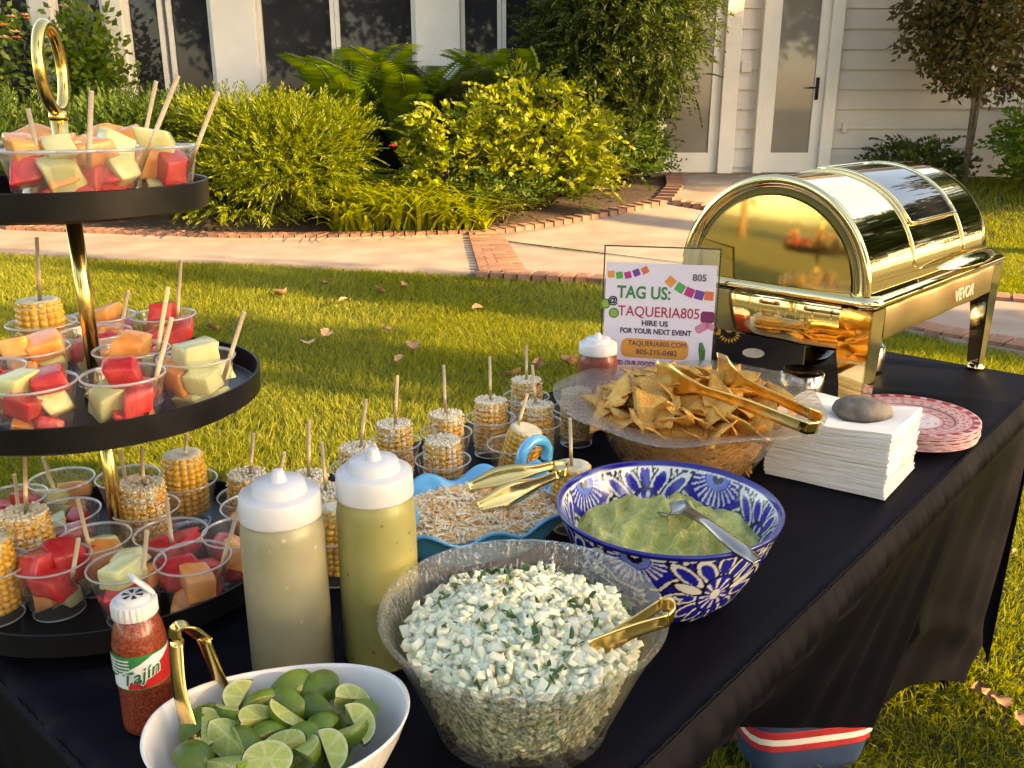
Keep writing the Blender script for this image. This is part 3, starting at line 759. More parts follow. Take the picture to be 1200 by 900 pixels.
rbox(.24, .18, .33, .24, .26).build('bag_body', blue_m, bag, bevel=.01)
red_m = mat('stripe_red', (.42, .02, .03), (.5, .03, .04), scale=50, rough=.6); whi_m = mat('stripe_white', (.75, .72, .68), (.8, .77, .73), scale=50, rough=.6)
for i, mm in enumerate((red_m, whi_m, red_m)):
    z = .078 + i * .0165; f = z / .26
    rbox(.24 + .09 * f + .006, .18 + .06 * f + .006, .2415 + .09 * f + .006, .1815 + .06 * f + .006, .0165, z).build('stripe', mm, bag)
MB().tube([(-.1, 0, .26), (-.08, 0, .34), (.08, 0, .34), (.1, 0, .26)], .01, 8).build('handle', blue_m, bag)

# ================================================================== CHAFING DISH
def xfz(o, loc, rz=0, rx=0, ry=0, sc=None):
    o.location = loc; o.rotation_euler = (rx, ry, rz)
    if sc is not None: o.scale = sc if hasattr(sc, '__len__') else (sc,) * 3
    return o
def text(body, size, m, parent, loc, rot=(R(90), 0, 0), align='CENTER', bold=0.0, ext=0.0003, name='lettering', shear=0.0, sx=1.0, bend=None):
    cu = bpy.data.curves.new('t', 'FONT'); cu.body = body; cu.size = size; cu.align_x = align; cu.align_y = 'CENTER'; cu.extrude = ext; cu.offset = bold; cu.shear = shear; cu.resolution_u = 3
    to = bpy.data.objects.new('t', cu); COL.objects.link(to); bpy.context.view_layer.update()
    me = bpy.data.meshes.new_from_object(to.evaluated_get(bpy.context.evaluated_depsgraph_get())); bpy.data.objects.remove(to)
    me.materials.clear(); me.materials.append(m); me.name = name
    if bend:
        for v in me.vertices:
            a = bend[1] + v.co.x * sx / bend[0]; rr = bend[0] + v.co.z + .0006; v.co = (rr * math.cos(a), rr * math.sin(a), bend[2] + v.co.y + v.co.x * (bend[3] if len(bend) > 3 else 0))
    o = bpy.data.objects.new(name, me); link(o, parent)
    if not bend: o.location = loc; o.rotation_euler = rot; o.scale = (sx, 1, 1)
    return o
CH = empty('chafing_dish', (.696, 1.8475, TZ), R(46), 'gold roll top chafing dish with an arched lid and straight legs', 'chafing dish')
CL, CW, FZ = .68, .40, .26
hx, hy = CL / 2, CW / 2
fr = MB()
def rr_loop(hx_, hy_, z, r=.03, n=6):
    out = []
    for (cx, cy, a0) in ((hx_ - r, hy_ - r, 0), (-hx_ + r, hy_ - r, 90), (-hx_ + r, -hy_ + r, 180), (hx_ - r, -hy_ + r, 270)):
        for k in range(n + 1):
            a = R(a0 + 90 * k / n); out.append(Vector((cx + r * math.cos(a), cy + r * math.sin(a), z)))
    return out
def loops(mb, ls, closed=True):
    n = len(ls[0]); b = len(mb.v)
    mb.add([p for l in ls for p in l], [(i * n + k, i * n + (k + 1) % n, (i + 1) * n + (k + 1) % n, (i + 1) * n + k) for i in range(len(ls) - 1) for k in range(n)])
loops(fr, [rr_loop(hx - .004, hy - .004, FZ - .016), rr_loop(hx + .006, hy + .006, FZ - .012), rr_loop(hx + .009, hy + .009, FZ - .004), rr_loop(hx + .004, hy + .004, FZ + .004), rr_loop(hx - .012, hy - .012, FZ + .006), rr_loop(hx - .03, hy - .03, FZ + .001), rr_loop(hx - .04, hy - .04, FZ - .03)])
fr.build('frame_rim', chrome_gold, CH)
def apron(name, a, b, z0, z1, m):
    mb = MB(); a, b = Vector(a), Vector(b); t = (b - a).normalized(); nrm = Vector((t.y, -t.x, 0)); n = 20
    vs = []
    for (zz, off) in ((z1, 0), (z1 - .006, .002), (z0 + .006, .002), (z0, 0), (z0, -.004), (z1, -.004)):
        for k in range(n + 1):
            p = a.lerp(b, k / n) + nrm * (off + .0015 * math.sin(k * .9)); vs.append((p.x, p.y, zz))
    W = n + 1
    mb.add(vs, [(i * W + k, i * W + k + 1, ((i + 1) % 6) * W + k + 1, ((i + 1) % 6) * W + k) for i in range(6) for k in range(n)])
    return mb.build(name, m, CH, auto=40)
apron('apron', (-hx + .002, hy - .055, 0), (-hx + .002, -hy + .055, 0), FZ - .095, FZ - .017, chrome_gold)
apron('apron', (-hx + .055, -hy + .002, 0), (hx - .055, -hy + .002, 0), FZ - .075, FZ - .017, mat('brushed_gold', (.80, .60, .36), (.74, .54, .30), scale=14, rough=.28, metal=1.0))
apron('apron', (hx - .002, -hy + .055, 0), (hx - .002, hy - .055, 0), FZ - .095, FZ - .017, chrome_gold)
apron('apron', (hx - .055, hy - .002, 0), (-hx + .055, hy - .002, 0), FZ - .075, FZ - .017, chrome_gold)
text('VEVOR', .034, mat('logo_pale', (.75, .66, .50), rough=.35), CH, (.10, -hy - .0035, FZ - .048), bold=.0009, ext=.0012)
for sx in (-1, 1):
    for sy in (-1, 1):
        lg = MB(); w0, w1 = .058, .036
        # angle-section leg: two flanges meeting at the corner, tapering down, with a curved shoulder
        for (ax, ay) in ((1, 0), (0, 1)):
            prof = [(FZ - .017, .056), (FZ - .09, .056), (FZ - .12, .05), (FZ - .15, .044), (.012, .036)]
            vs = []
            for (z, wd) in prof:
                ins = .004 * (FZ - z) / FZ
                c = Vector((sx * (hx - ins), sy * (hy - ins), z)); d = Vector((-sx * ax, -sy * ay, 0)); nn = Vector((-sx * ay, -sy * ax, 0))
                vs += [c, c + d * wd, c + d * wd + nn * .003, c + nn * .003]
            n = len(prof); lg.add(vs, [(i * 4 + k, i * 4 + (k + 1) % 4, (i + 1) * 4 + (k + 1) % 4, (i + 1) * 4 + k) for i in range(n - 1) for k in range(4)] + [(0, 1, 2, 3), ((n - 1) * 4 + 3, (n - 1) * 4 + 2, (n - 1) * 4 + 1, (n - 1) * 4)])
        leg = lg.build('leg', chrome_gold, CH, auto=30)
        MB().lathe([(.006, 0), (.019, .001), (.021, .006), (.017, .014), (.006, .018)], 16, (sx * (hx - .017), sy * (hy - .017), 0), cap0=True, cap1=True).build('foot', chrome_gold, leg)
# water pan below the frame, and two fuel cans on a low shelf
wp = MB(); loops(wp, [rr_loop(hx - .05, hy - .05, FZ - .01, .04), rr_loop(hx - .055, hy - .055, FZ - .06, .04), rr_loop(hx - .08, hy - .08, FZ - .085, .04), rr_loop(.01, .01, FZ - .087, .004)])
wp.build('water_pan', mat('dark_steel', (.25, .22, .18), rough=.25, metal=1.0), CH)
for fx in (-.16, .14):
    MB().lathe([(.0, .0), (.043, 0), (.045, .004), (.045, .055), (.038, .06), (.034, .052), (0, .052)], 24, (fx, .0, .004)).build('fuel_can', steel, CH)
# roll lid
LR, LX0, LX1 = hy - .016, -hx + .018, hx - .03
def lid_pt(x, ph, r=None):
    r = LR if r is None else r
    return Vector((x, -r * math.cos(ph), FZ + .006 + r * 1.02 * math.sin(ph)))
ld = MB(); nx, na = 26, 48
vs = []; xs = list(np.linspace(LX0, LX1 - .05, nx)) 
prof = [(x, LR) for x in xs] + [(LX1 - .05 + .05 * math.sin(a), LR - .06 * (1 - math.cos(a))) for a in np.linspace(.25, math.pi / 2, 6)]
for (x, r) in prof:
    for k in range(na + 1): vs.append(lid_pt(x, math.pi * k / na, r))
W = na + 1
ld.add(vs, [(i * W + k, i * W + k + 1, (i + 1) * W + k + 1, (i + 1) * W + k) for i in range(len(prof) - 1) for k in range(na)])
cI = len(ld.v); lastr = prof[-1][1]; ld.add([Vector((LX1, 0, FZ + .006))] + [lid_pt(LX1, math.pi * k / na, lastr) for k in range(na + 1)], [(0, k + 2, k + 1) for k in range(na)])
lid = ld.build('lid', gold_lid, CH, auto=50)
# near end: stepped bead and recessed mirror disc
en = MB(); steps = [(LX0, LR), (LX0 - .004, LR + .004), (LX0 - .010, LR + .003), (LX0 - .012, LR - .006), (LX0 - .008, LR - .014), (LX0 - .004, LR - .018), (LX0 - .007, LR - .026), (LX0 - .004, LR - .032)]
vs = [lid_pt(x, math.pi * k / na, r) for (x, r) in steps for k in range(na + 1)]
en.add(vs, [(i * W + k, i * W + k + 1, (i + 1) * W + k + 1, (i + 1) * W + k) for i in range(len(steps) - 1) for k in range(na)])
en.build('lid_rim', gold_lid, lid)
dc = MB(); rr_ = np.linspace(LR - .031, .0, 9); vs = []
for r in rr_:
    for k in range(na + 1): vs.append(lid_pt(LX0 - .0045 - .010 * (1 - (r / LR) ** 2), math.pi * k / na, max(r, 1e-4)))
dc.add(vs, [(i * W + k, i * W + k + 1, (i + 1) * W + k + 1, (i + 1) * W + k) for i in range(8) for k in range(na)])
dc.build('end_plate', mat('gold_end', (.90, .70, .30), rough=.07, metal=1.0, bump=.03, bscale=6, dist=.01), lid)
# window in the lid with raised trim
x0w, x1w, p0, p1 = -.12, .11, R(32), R(98)
wn = MB(); vs = [lid_pt(x0w + (x1w - x0w) * i / 10, p0 + (p1 - p0) * k / 16, LR + .004) for i in range(11) for k in range(17)]
wn.add(vs, [(i * 17 + k, i * 17 + k + 1, (i + 1) * 17 + k + 1, (i + 1) * 17 + k) for i in range(10) for k in range(16)])
wn.build('lid_window', mat('lid_glass', (.012, .012, .014), rough=.02, ior=2.3), lid)
loop = [lid_pt(x0w, p0 + (p1 - p0) * k / 12, LR + .004) for k in range(13)] + [lid_pt(x0w + (x1w - x0w) * k / 6, p1, LR + .004) for k in range(1, 7)] + [lid_pt(x1w, p1 - (p1 - p0) * k / 12, LR + .004) for k in range(1, 13)] + [lid_pt(x1w - (x1w - x0w) * k / 6, p0, LR + .004) for k in range(1, 6)]
MB().tube(loop, .004, 8, closed=True).build('window_trim', gold_lid, lid)
for xx in (x0w - .012, x1w + .012):
    MB().tube([lid_pt(xx, R(8) + R(164) * k / 40, LR + .001) for k in range(41)], .0028, 6).build('rib', gold_lid, lid)
# lid handle on the serving side: a flat lens-shaped grip standing off the lid edge
hm = MB(); vs = []; nu, nv = 20, 16
for i in range(nu + 1):
    t = math.pi * i / nu; rr5 = math.sin(t) ** 1.2
    for k in range(nv):
        a = 6.283 * k / nv; vs.append((.10 - .16 * math.cos(t), -.196 - .016 * rr5 + .016 * rr5 * math.cos(a), FZ + .022 + .007 * rr5 * math.sin(a) + .008 * rr5 * math.cos(a)))
hm.add(vs, [(i * nv + k, (i + 1) * nv + k, (i + 1) * nv + (k + 1) % nv, i * nv + (k + 1) % nv) for i in range(nu) for k in range(nv)])
hm.build('lid_handle', gold_lid, lid)
# serving tray shelf with black ladle rest and printed black box beneath the chafing dish
bx_m = mat('black_card', (.010, .010, .018), (.014, .014, .022), rough=.45, scale=20)
bxp = P(862, 452, TZ); LB = empty('black_box', (bxp.x + .06, bxp.y + .10, TZ), R(-14), 'black box with a gold emblem and silver oval under the chafing dish', 'box')
MB().box((0, .03, .065), (.22, .06, .13)).build('box_body', bx_m, LB, False, bevel=.003)
em = mat('emblem_gold', (.75, .42, .06), rough=.35)
text('d', .05, em, LB, (-.085, -.0012, .098), bold=.001); text('e', .034, em, LB, (-.057, -.0012, .100), bold=.001)
ob = MB()
for k in range(9):
    a = R(-150 + 20 * k); c = Vector((-.055 + .019 * math.cos(a), -.0013, .086 + .016 * math.sin(a))); d = Vector((math.cos(a), 0, math.sin(a))); s_ = Vector((-d.z, 0, d.x))
    ob.add([c - d * .006, c + s_ * .0022, c + d * .007, c - s_ * .0022], [(0, 1, 2, 3)])
ob.build('laurel', em, LB)
MB().add([(.0, -.0013, .045)] + [(.0 + .024 * math.cos(6.283 * k / 24), -.0013, .045 + .011 * math.sin(6.283 * k / 24)) for k in range(24)], [(0, k + 1, (k + 1) % 24 + 1) for k in range(24)]).build('oval_sticker', mat('silver_sticker', (.6, .62, .65), (.75, .77, .8), scale=80, rough=.3), LB)
# smoke grey serving spoon (shiny) lying under the dish beside the box
spn = empty('serving_scoop', P(948, 430, TZ), R(40), 'shiny dark scoop lying under the chafing dish beside the box', 'scoop')
vs = []; n1 = 24
for i in range(7):
    r = i / 6
    for k in range(n1):
        a = 6.283 * k / n1; vs.append((.075 * r * math.cos(a), .045 * r * math.sin(a), .004 + .028 * r * r))
mb = MB().add(vs, [(i * n1 + k, i * n1 + (k + 1) % n1, (i + 1) * n1 + (k + 1) % n1, (i + 1) * n1 + k) for i in range(6) for k in range(n1)])
mb.build('bowl', mat('smoke_steel', (.16, .14, .12), rough=.12, metal=1.0), spn)
MB().strip([(.07, 0, .03), (.11, 0, .04), (.2, 0, .05)], Vector((0, 1, 0)), [.02, .014, .02], .003).build('handle', MATS['smoke_steel'], spn)

# ================================================================== SIGN
def holder(name, Lp, Rp, hgt, label, cat):
    a = math.atan2(Rp.y - Lp.y, Rp.x - Lp.x); e = empty(name, Lp, a, label, cat); wd = (Rp - Lp).length
    e.rotation_euler = (R(-6), 0, a)
    return e, wd
acr = clearmat('acrylic', (.96, .97, .97), .03, 1.45); edge_m = mat('acrylic_edge', (.02, .02, .02), rough=.3)
def acrylic(e, wd, h):
    MB().box((wd / 2, 0, h / 2), (wd, .003, h)).build('acrylic_sheet', acr, e, False)
    for (c, d) in (((wd / 2, 0, h + .0013), (wd + .005, .0036, .0024)), ((-.0013, 0, h / 2), (.0024, .0036, h)), ((wd + .0013, 0, h / 2), (.0024, .0036, h))):
        MB().box(c, d).build('edge', edge_m, e, False)
    MB().box((wd / 2, .012, .0015), (wd, .024, .003)).build('base', acr, e, False)
Lp = Vector((.171, 1.668, TZ + .002)); Rp = Vector((.378, 1.622, TZ + .002))
SG, wd = holder('sign_holder', Lp, Rp, .3, 'clear acrylic stand with a printed card behind the chip bowl', 'sign'); hS = .318
acrylic(SG, wd, hS)
paper = mat('sign_paper', (.76, .70, .80), (.80, .74, .84), scale=6, rough=.55)
ph = .285
MB().box((wd / 2, -.0025, .004 + ph / 2), (wd - .006, .0008, ph)).build('paper', paper, SG, False)
def sgn(body, u, v, size, col, **k):
    m = mat('ink_%02d%02d%02d' % tuple(int(c * 99) for c in col), col, rough=.55)
    return text(body, size * .84, m, SG, (wd * u, -.0034, .004 + ph * v), **k)
green = (.03, .22, .06); rose = (.45, .03, .07); ink = (.03, .03, .06); mag = (.42, .02, .14)
sgn('TAG US:', .36, .80, .039, green, bold=.0008, sx=.84); sgn('@', .085, .745, .022, (.01, .01, .01), bold=.0006)
sgn('TAQUERIA805', .50, .675, .033, rose, sx=.88, bold=.0002); sgn('805', .84, .915, .021, (.12, .12, .13), bold=.0004)
sgn('HIRE US', .47, .60, .017, ink, bold=.0004); sgn('FOR YOUR NEXT EVENT', .48, .545, .0165, ink, sx=.88, bold=.0004)
def plate(cx, cz, w_, h_, col, name, r=None, y=-.0031, rot=0):
    m = mat('print_%02d%02d%02d' % tuple(int(c * 99) for c in col), col, rough=.55)
    pts = []; r = r if r is not None else min(w_, h_) * .45
    for l in rr_loop(w_ / 2, h_ / 2, 0, r, 4): pts.append(Vector((l.x * math.cos(rot) - l.y * math.sin(rot), 0, l.x * math.sin(rot) + l.y * math.cos(rot))))
    c = Vector((wd * cx, y, .004 + ph * cz))
    return MB().add([c] + [c + p for p in pts], [(0, k + 1, (k + 1) % len(pts) + 1) for k in range(len(pts))]).build(name, m, SG, False)
plate(.48, .43, .128, .037, (.78, .33, .06), 'banner', .012)
sgn('TAQUERIA805.COM', .50, .462, .0165, ink, sx=.9); sgn('805-215-0482', .50, .405, .0165, ink)
sgn('LOVED OUR FOOD?', .27, .325, .0145, mag, sx=.85, bold=.0004); sgn('WE WOULD LOVE', .28, .275, .0145, mag, sx=.82, bold=.0004); sgn('YOUR REVIEW', .31, .225, .0145, mag, sx=.85, bold=.0004)
fl = [(.80, .30, .06), (.06, .38, .08), (.55, .03, .22), (.16, .05, .30), (.75, .16, .06)]
for k, c in enumerate(fl):
    plate(.06 + k * .075, .90 + .012 * abs(k - 1.6) + .006 * k, .013, .013, c, 'bunting_flag', .0015, rot=.05 + k * .12)
    plate(.59 + k * .085, .885 - .045 * k + .006 * k * k, .017, .017, c, 'bunting_flag', .0015, rot=-.7 + k * .16)
for (a, b) in ((.02, .72), (.10, .66)): plate(a, b, .020, .020, (.12, .24, .03), 'lime_print', .0098); plate(a, b, .014, .014, (.25, .40, .08), 'lime_print', .0068, -.0034)
plate(.93, .66, .026, .022, (.20, .02, .10), 'onion_print', .006); plate(.885, .59, .026, .016, (.62, .22, .36), 'onion_print', .006, rot=.6); plate(.96, .60, .016, .012, (.62, .22, .36), 'onion_print', .004, rot=-.5)
ch = MB(); ch.strip([Vector((wd * .885, -.0034, .004 + ph * .49)), Vector((wd * .90, -.0034, .004 + ph * .44)), Vector((wd * .905, -.0034, .004 + ph * .38)), Vector((wd * .88, -.0034, .004 + ph * .32))], Vector((1, 0, 0)), [.006, .013, .010, .001], .0004)
ch.build('chili_print', mat('chili_green', (.04, .13, .03), (.08, .20, .05), scale=90, rough=.5), SG)

# ================================================================== BOWLS
def bowl_from(prof_out, prof_in): return prof_out + prof_in
# -- onion bowl (clear textured glass)
glass_rib = clearmat('ribbed_glass', (.96, .97, .96), .05, 1.45, .8, 1.0, (260, 260, 16), .04, (.80, .81, .74), .42)
glass_peb = clearmat('pebbled_glass', (.96, .95, .93), .07, 1.5, .8, 1.0, (120, 120, 120), .10, (.78, .72, .62), .25)
OB = P(612, 843, TZ)
ob = empty('glass_bowl', OB, 0, 'clear ribbed glass bowl full of diced onion', 'bowl')
mb = MB().lathe([(.0, .0), (.080, .0), (.084, .004), (.086, .012), (.098, .042), (.113, .078), (.125, .105), (.1335, .120), (.1365, .1245), (.1345, .1275), (.1305, .1255), (.122, .105), (.110, .078), (.095, .042), (.082, .014), (.0, .010)], 96)
mb.build('glass', glass_rib, ob)
onion_m = mat('onion', (.74, .73, .50), (.88, .87, .70), scale=60, rough=.14, sss=.45, sssr=.006, rand=.10)
cil_m = mat('cilantro', (.03, .085, .015), (.06, .13, .025), scale=60, rough=.5, rand=.3)
def inner_r(z, tab):
    for (r0, z0), (r1, z1) in zip(tab, tab[1:]):
        if z0 <= z <= z1: return r0 + (r1 - r0) * (z - z0) / (z1 - z0)
    return tab[-1][0]
otab = [(.080, .012), (.095, .042), (.110, .078), (.122, .105), (.13, .1255)]
dice = []
for k in range(10):
    s_ = .0041 * random.uniform(.8, 1.2); a, b, c = s_ * random.uniform(.9, 1.7), s_ * random.uniform(.7, 1.15), s_ * random.uniform(.45, .8)
    mb = MB(); key = {}; vs = []; fs = []; off = Vector((k * 2.3, k, 0)); j = lambda: random.uniform(.8, 1.15); shr = random.uniform(-.3, .3)
    for face in range(6):
        for i in range(3):
            for jj in range(3):
                ids = []
                for (aa, bb) in ((i, jj), (i + 1, jj), (i + 1, jj + 1), (i, jj + 1)):
                    go = (-1, -.72, .72, 1); u, v = go[aa], go[bb]; q = {0: (1, u, v), 1: (-1, v, u), 2: (v, 1, u), 3: (u, -1, v), 4: (u, v, 1), 5: (v, u, -1)}[face]
                    if q not in key:
                        pv = Vector(q); pv /= (abs(pv.x) ** 8 + abs(pv.y) ** 8 + abs(pv.z) ** 8) ** (1 / 8); key[q] = len(vs); pv *= 1 + .42 * mn.noise(pv * 1.2 + off); vs.append(((pv.x + shr * pv.y) * a, pv.y * b, pv.z * c))
                    ids.append(key[q])
                fs.append(tuple(ids))
    mb.add(vs, fs)
    dice.append(mb)
dmesh = [d.mesh('onion_piece', onion_m, True) for d in dice]
def mound(x, y): return .101 + .022 * (1 - (x * x + y * y) / .0125) + .004 * math.sin(x * 60) * math.cos(y * 55 + 1)
pts = []
k = 0
while len(pts) < 300 and k < 60000:
    k += 1; a = random.uniform(0, 6.283); r = .111 * math.sqrt(random.random()); x, y = r * math.cos(a), r * math.sin(a)
    if all((x - q[0]) ** 2 + (y - q[1]) ** 2 > .0077 ** 2 for q in pts): pts.append((x, y))
for (x, y) in pts:
    o = bpy.data.objects.new('onion_piece', random.choice(dmesh)); link(o)
    xfz(o, (OB.x + x, OB.y + y, OB.z + mound(x, y) + random.uniform(-.001, .005)), random.uniform(0, 6.28), random.uniform(-.7, .7), random.uniform(-.7, .7), random.uniform(.75, 1.12))
    tag(o, 'small white diced onion piece on the heap in the ribbed glass bowl', 'onion', 'diced onion pieces in the ribbed glass bowl')
rest = MB()
def put(mb, src, loc, sc=1.0):
    M_ = Matrix.LocRotScale(Vector(loc), Euler((random.uniform(0, 6), random.uniform(0, 6), random.uniform(0, 6))), Vector((sc,) * 3))
    mb.add([M_ @ Vector(v) for v in src.v], src.f)
for i in range(2500):
    a = random.uniform(0, 6.283)
    if i < 950:
        z = random.uniform(.014, .096); r = inner_r(z, otab) - .0105 - random.random() * .005
    else: r = .104 * math.sqrt(random.random()); z = mound(r * math.cos(a), r * math.sin(a)) - random.uniform(.002, .009)
    put(rest, random.choice(dice), (r * math.cos(a), r * math.sin(a), z), random.uniform(.8, 1.2))
rest.lathe([(.0, .013), (.066, .014), (.080, .042), (.095, .078), (.103, .094), (.09, .103), (.05, .113), (0, .117)], 40)
ro = rest.build('onion_filling', onion_m, None, True); ro.location = OB; tag(ro, 'packed diced onion filling the ribbed glass bowl below its heap', 'onion', kind='stuff')
cm = []
for k in range(4):
    mb = MB(); n = 6; c0 = Vector((0, 0, 0)); pp = [Vector((.006 * random.uniform(.5, 1.6) * math.cos(6.283 * q / n), .004 * random.uniform(.5, 1.3) * math.sin(6.283 * q / n), random.uniform(-.0015, .0015))) for q in range(n)]
    cm.append(mb.add([c0] + pp, [(0, q + 1, (q + 1) % n + 1) for q in range(n)]).mesh('cilantro_leaf', cil_m, False))
for i in range(130):
    a = random.uniform(0, 6.283); r = .107 * math.sqrt(random.random()); x, y = r * math.cos(a), r * math.sin(a)
    if i < 14: x, y = -.028 + random.gauss(0, .012), .095 + random.gauss(0, .006)
    o = bpy.data.objects.new('cilantro_leaf', random.choice(cm)); link(o)
    xfz(o, (OB.x + x, OB.y + y, OB.z + mound(x, y) + .0075), random.uniform(0, 6.28), random.uniform(-.9, .9), random.uniform(-.9, .9), random.uniform(.45, 1.0))
    tag(o, 'chopped dark green cilantro leaf among the diced onion', 'cilantro', 'chopped cilantro leaves on the onion')

# -- talavera bowl
def talavera(u, v, inner):
    """hand-painted blue pattern; u in turns (5 repeats), v 0..1 up the wall"""
    C = np.zeros(u.shape + (3,)); WHT = np.array((.74, .74, .70)); BLU = np.array((.010, .014, .34)); NAV = np.array((.008, .008, .030)); LBL = np.array((.14, .22, .60))
    C[:] = BLU; k = (u * 4) % 1.0; RW = .145; RH = .103
    def xy(cx, cy):
        x = k - cx; x = x - np.round(x); return x * RW, (v - cy) * RH
    def ell(cx, cy, a, b, rot=0):
        x, y = xy(cx, cy); c, s_ = math.cos(rot), math.sin(rot); return np.sqrt(((x * c + y * s_) / a) ** 2 + ((-x * s_ + y * c) / b) ** 2)
    def paint(mk, col): C[mk] = col
    def leaf(cx, cy, a, b, rot, vein=True):
        e_ = ell(cx, cy, a, b, rot); paint(e_ < 1 + .0016 / a, NAV); paint(e_ < 1, WHT)
        if vein: paint(e_ < .68, BLU)
    # pale garland field behind the leaf cluster
    e_ = ell(0, .50, .040, .062)
    if inner: paint(e_ < 1.07, NAV); paint(e_ < 1.0, WHT)
    x, y = xy(0, .50); lat = (np.abs(np.sin((x + y) * 520)) < .42) | (np.abs(np.sin((x - y) * 520)) < .42); paint((e_ < .97) & lat & inner, NAV)
    for (dx, cy, rot) in ((0, .86, 0), (-.10, .80, .5), (.10, .80, -.5), (-.19, .66, .9), (.19, .66, -.9), (-.22, .48, 1.5), (.22, .48, 1.6), (-.17, .30, -.8), (.17, .30, .8), (0, .18, 0), (-.09, .22, -.4), (.09, .22, .4)):
        leaf(dx, cy, .0075, .017, rot)
    e_ = ell(0, .50, .017, .024); paint(e_ < 1.1, NAV); paint(e_ < 1, BLU); x, y = xy(0, .50); an = np.arctan2(y, x); paint((e_ < .9) & (e_ > .35) & (np.sin(an * 12) > .4), WHT); paint(e_ < .3, WHT)
    # fan flower hanging from the rim
    x, y = xy(.5, .92); rr_ = np.sqrt(x * x + (y * .95) ** 2) ; an = np.arctan2(y, x); sc = rr_ * (1 + .07 * np.abs(np.sin(an * 6)))
    paint(sc < .043, NAV); paint(sc < .0405, WHT); paint(sc < .037, NAV); paint(sc < .0355, BLU); paint((rr_ > .013) & (rr_ < .027) & (np.sin(an * 26) > .35), WHT); paint(rr_ < .012, LBL); paint(rr_ < .006, NAV)
    # swags from fan to leaf cluster
    for sg in (-1, 1):
        leaf(.5 + sg * .29, .76, .0065, .021, sg * .75); leaf(.5 + sg * .31, .60, .005, .014, sg * 1.1, False)
    # loose flowers on the cobalt ground
    for (cx, cy, q) in ((.36, .30, 1.0), (.64, .22, .9), (.5, .42, .7), (.74, .44, .55), (.27, .12, .6)):
        x, y = xy(cx, cy); rr_ = np.sqrt(x * x + y * y) / q; an = np.arctan2(y, x); pr = rr_ * (1 + .25 * np.cos(an * 5 + cx * 9)); paint(pr < .0125, NAV); paint(pr < .0105, WHT); paint(pr < .0045, NAV)
    for (cx, cy) in ((.45, .12), (.56, .55), (.42, .52), (.84, .14), (.16, .10), (.6, .08)):
        x, y = xy(cx, cy); paint(x * x + y * y < .0026 ** 2, NAV)
    # rim
    sc = v > .925 + .02 * np.abs(np.sin(u * 40 * math.pi)); paint(sc & (v < .945), WHT); paint(v > .945, NAV); paint(v > .958, BLU * .6)
    return C
TB = P(777, 698, TZ); tbw = empty('painted_bowl', TB, R(20), 'cobalt blue and white hand painted bowl of guacamole', 'bowl')
po = [(.060, .0), (.066, .003), (.088, .026), (.106, .056), (.120, .088), (.129, .112), (.133, .121), (.1335, .124)]
pi_ = [(.131, .1255), (.127, .121), (.121, .108), (.112, .084), (.098, .054), (.080, .026), (.05, .012), (.002, .010)]
def dense(pr, n):
    d = [0]
    for a, b in zip(pr, pr[1:]): d.append(d[-1] + math.hypot(b[0] - a[0], b[1] - a[1]))
    q = np.linspace(0, d[-1], n); return list(zip(np.interp(q, d, [p[0] for p in pr]), np.interp(q, d, [p[1] for p in pr])))
NSEG = 520; A_ = dense(po, 90); B_ = dense(pi_, 90)
mb = MB().lathe([(.002, 0.001)] + A_ + B_, NSEG); o = mb.build('bowl', vcolmat('talavera_glaze', .16, .5), tbw)
uu = np.tile(np.arange(NSEG) / NSEG, 181)
zz = np.repeat(np.array([0.001] + [p[1] for p in A_] + [p[1] for p in B_]), NSEG); vv = np.clip(zz / .1255, 0, 1)
inn = np.repeat(np.array([0] * 91 + [1] * 90), NSEG).astype(bool)
colr = talavera(uu, vv, False); colr2 = talavera((uu + .043) % 1, np.clip(vv * 1.0, 0, 1), True); colr[inn] = colr2[inn]
setcol(o.data, colr)
# guacamole
gm = MB(); nr, na = 46, 96; vs = []
for i in range(nr + 1):
    r = .112 * i / nr
    for k in range(na):
        a = 6.283 * k / na; x, y = r * math.cos(a), r * math.sin(a)
        n1 = mn.noise(Vector((x * 22, y * 22, 3))); n2 = mn.noise(Vector((x * 60, y * 60, 7))); n3 = abs(mn.noise(Vector((x * 34 + 5, y * 20, 1))))
        z = .086 + .020 * (1 - (r / .112) ** 2) + .016 * n1 - .028 * n3 + .006 * n2 + .003 * mn.noise(Vector((x * 140, y * 140, 4))) + .012 * math.exp(-(((x - .035) / .03) ** 2 + ((y - .01) / .022) ** 2)) + .009 * math.sin(x * 75 + 4 * n1) * math.exp(-(((x + .01) / .045) ** 2 + ((y - .02) / .03) ** 2))
        vs.append((x, y, z if i < nr else .080))
gm.add(vs, [(i * na + k, i * na + (k + 1) % na, (i + 1) * na + (k + 1) % na, (i + 1) * na + k) for i in range(nr) for k in range(na)])
guac = gm.build('guacamole', mat('guacamole', (.43, .43, .09), (.60, .58, .17), scale=26, rough=.24, bump=1.0, bscale=110, dist=.008, sss=.1, sssr=.004), None); guac.location = TB
tag(guac, 'thick green guacamole heaped in the blue painted bowl', 'guacamole')
sp = empty('spoon', P(838, 622, .855), 0, 'steel spoon resting in the guacamole over the bowl rim', 'spoon')
a, b, c, d = P(800, 596, .862), P(828, 612, .868), P(850, 630, .872), P(887, 658, .862)
sm = mat('spoon_steel', (.42, .38, .33), rough=.22, metal=1.0)
MB().strip([a.lerp(b, .2), b, c, c.lerp(d, .5), d], Vector((.6, .8, .15)), [.014, .010, .016, .02, .013], .003, curve=.12).build('handle', sm, sp, world=True)
MB().strip([P(772, 598, .850), P(785, 596, .856), P(795, 594, .860), a.lerp(b, .2)], Vector((.3, 1, .1)), [.012, .032, .030, .012], .002, curve=-.2).build('bowl', sm, sp, world=True)

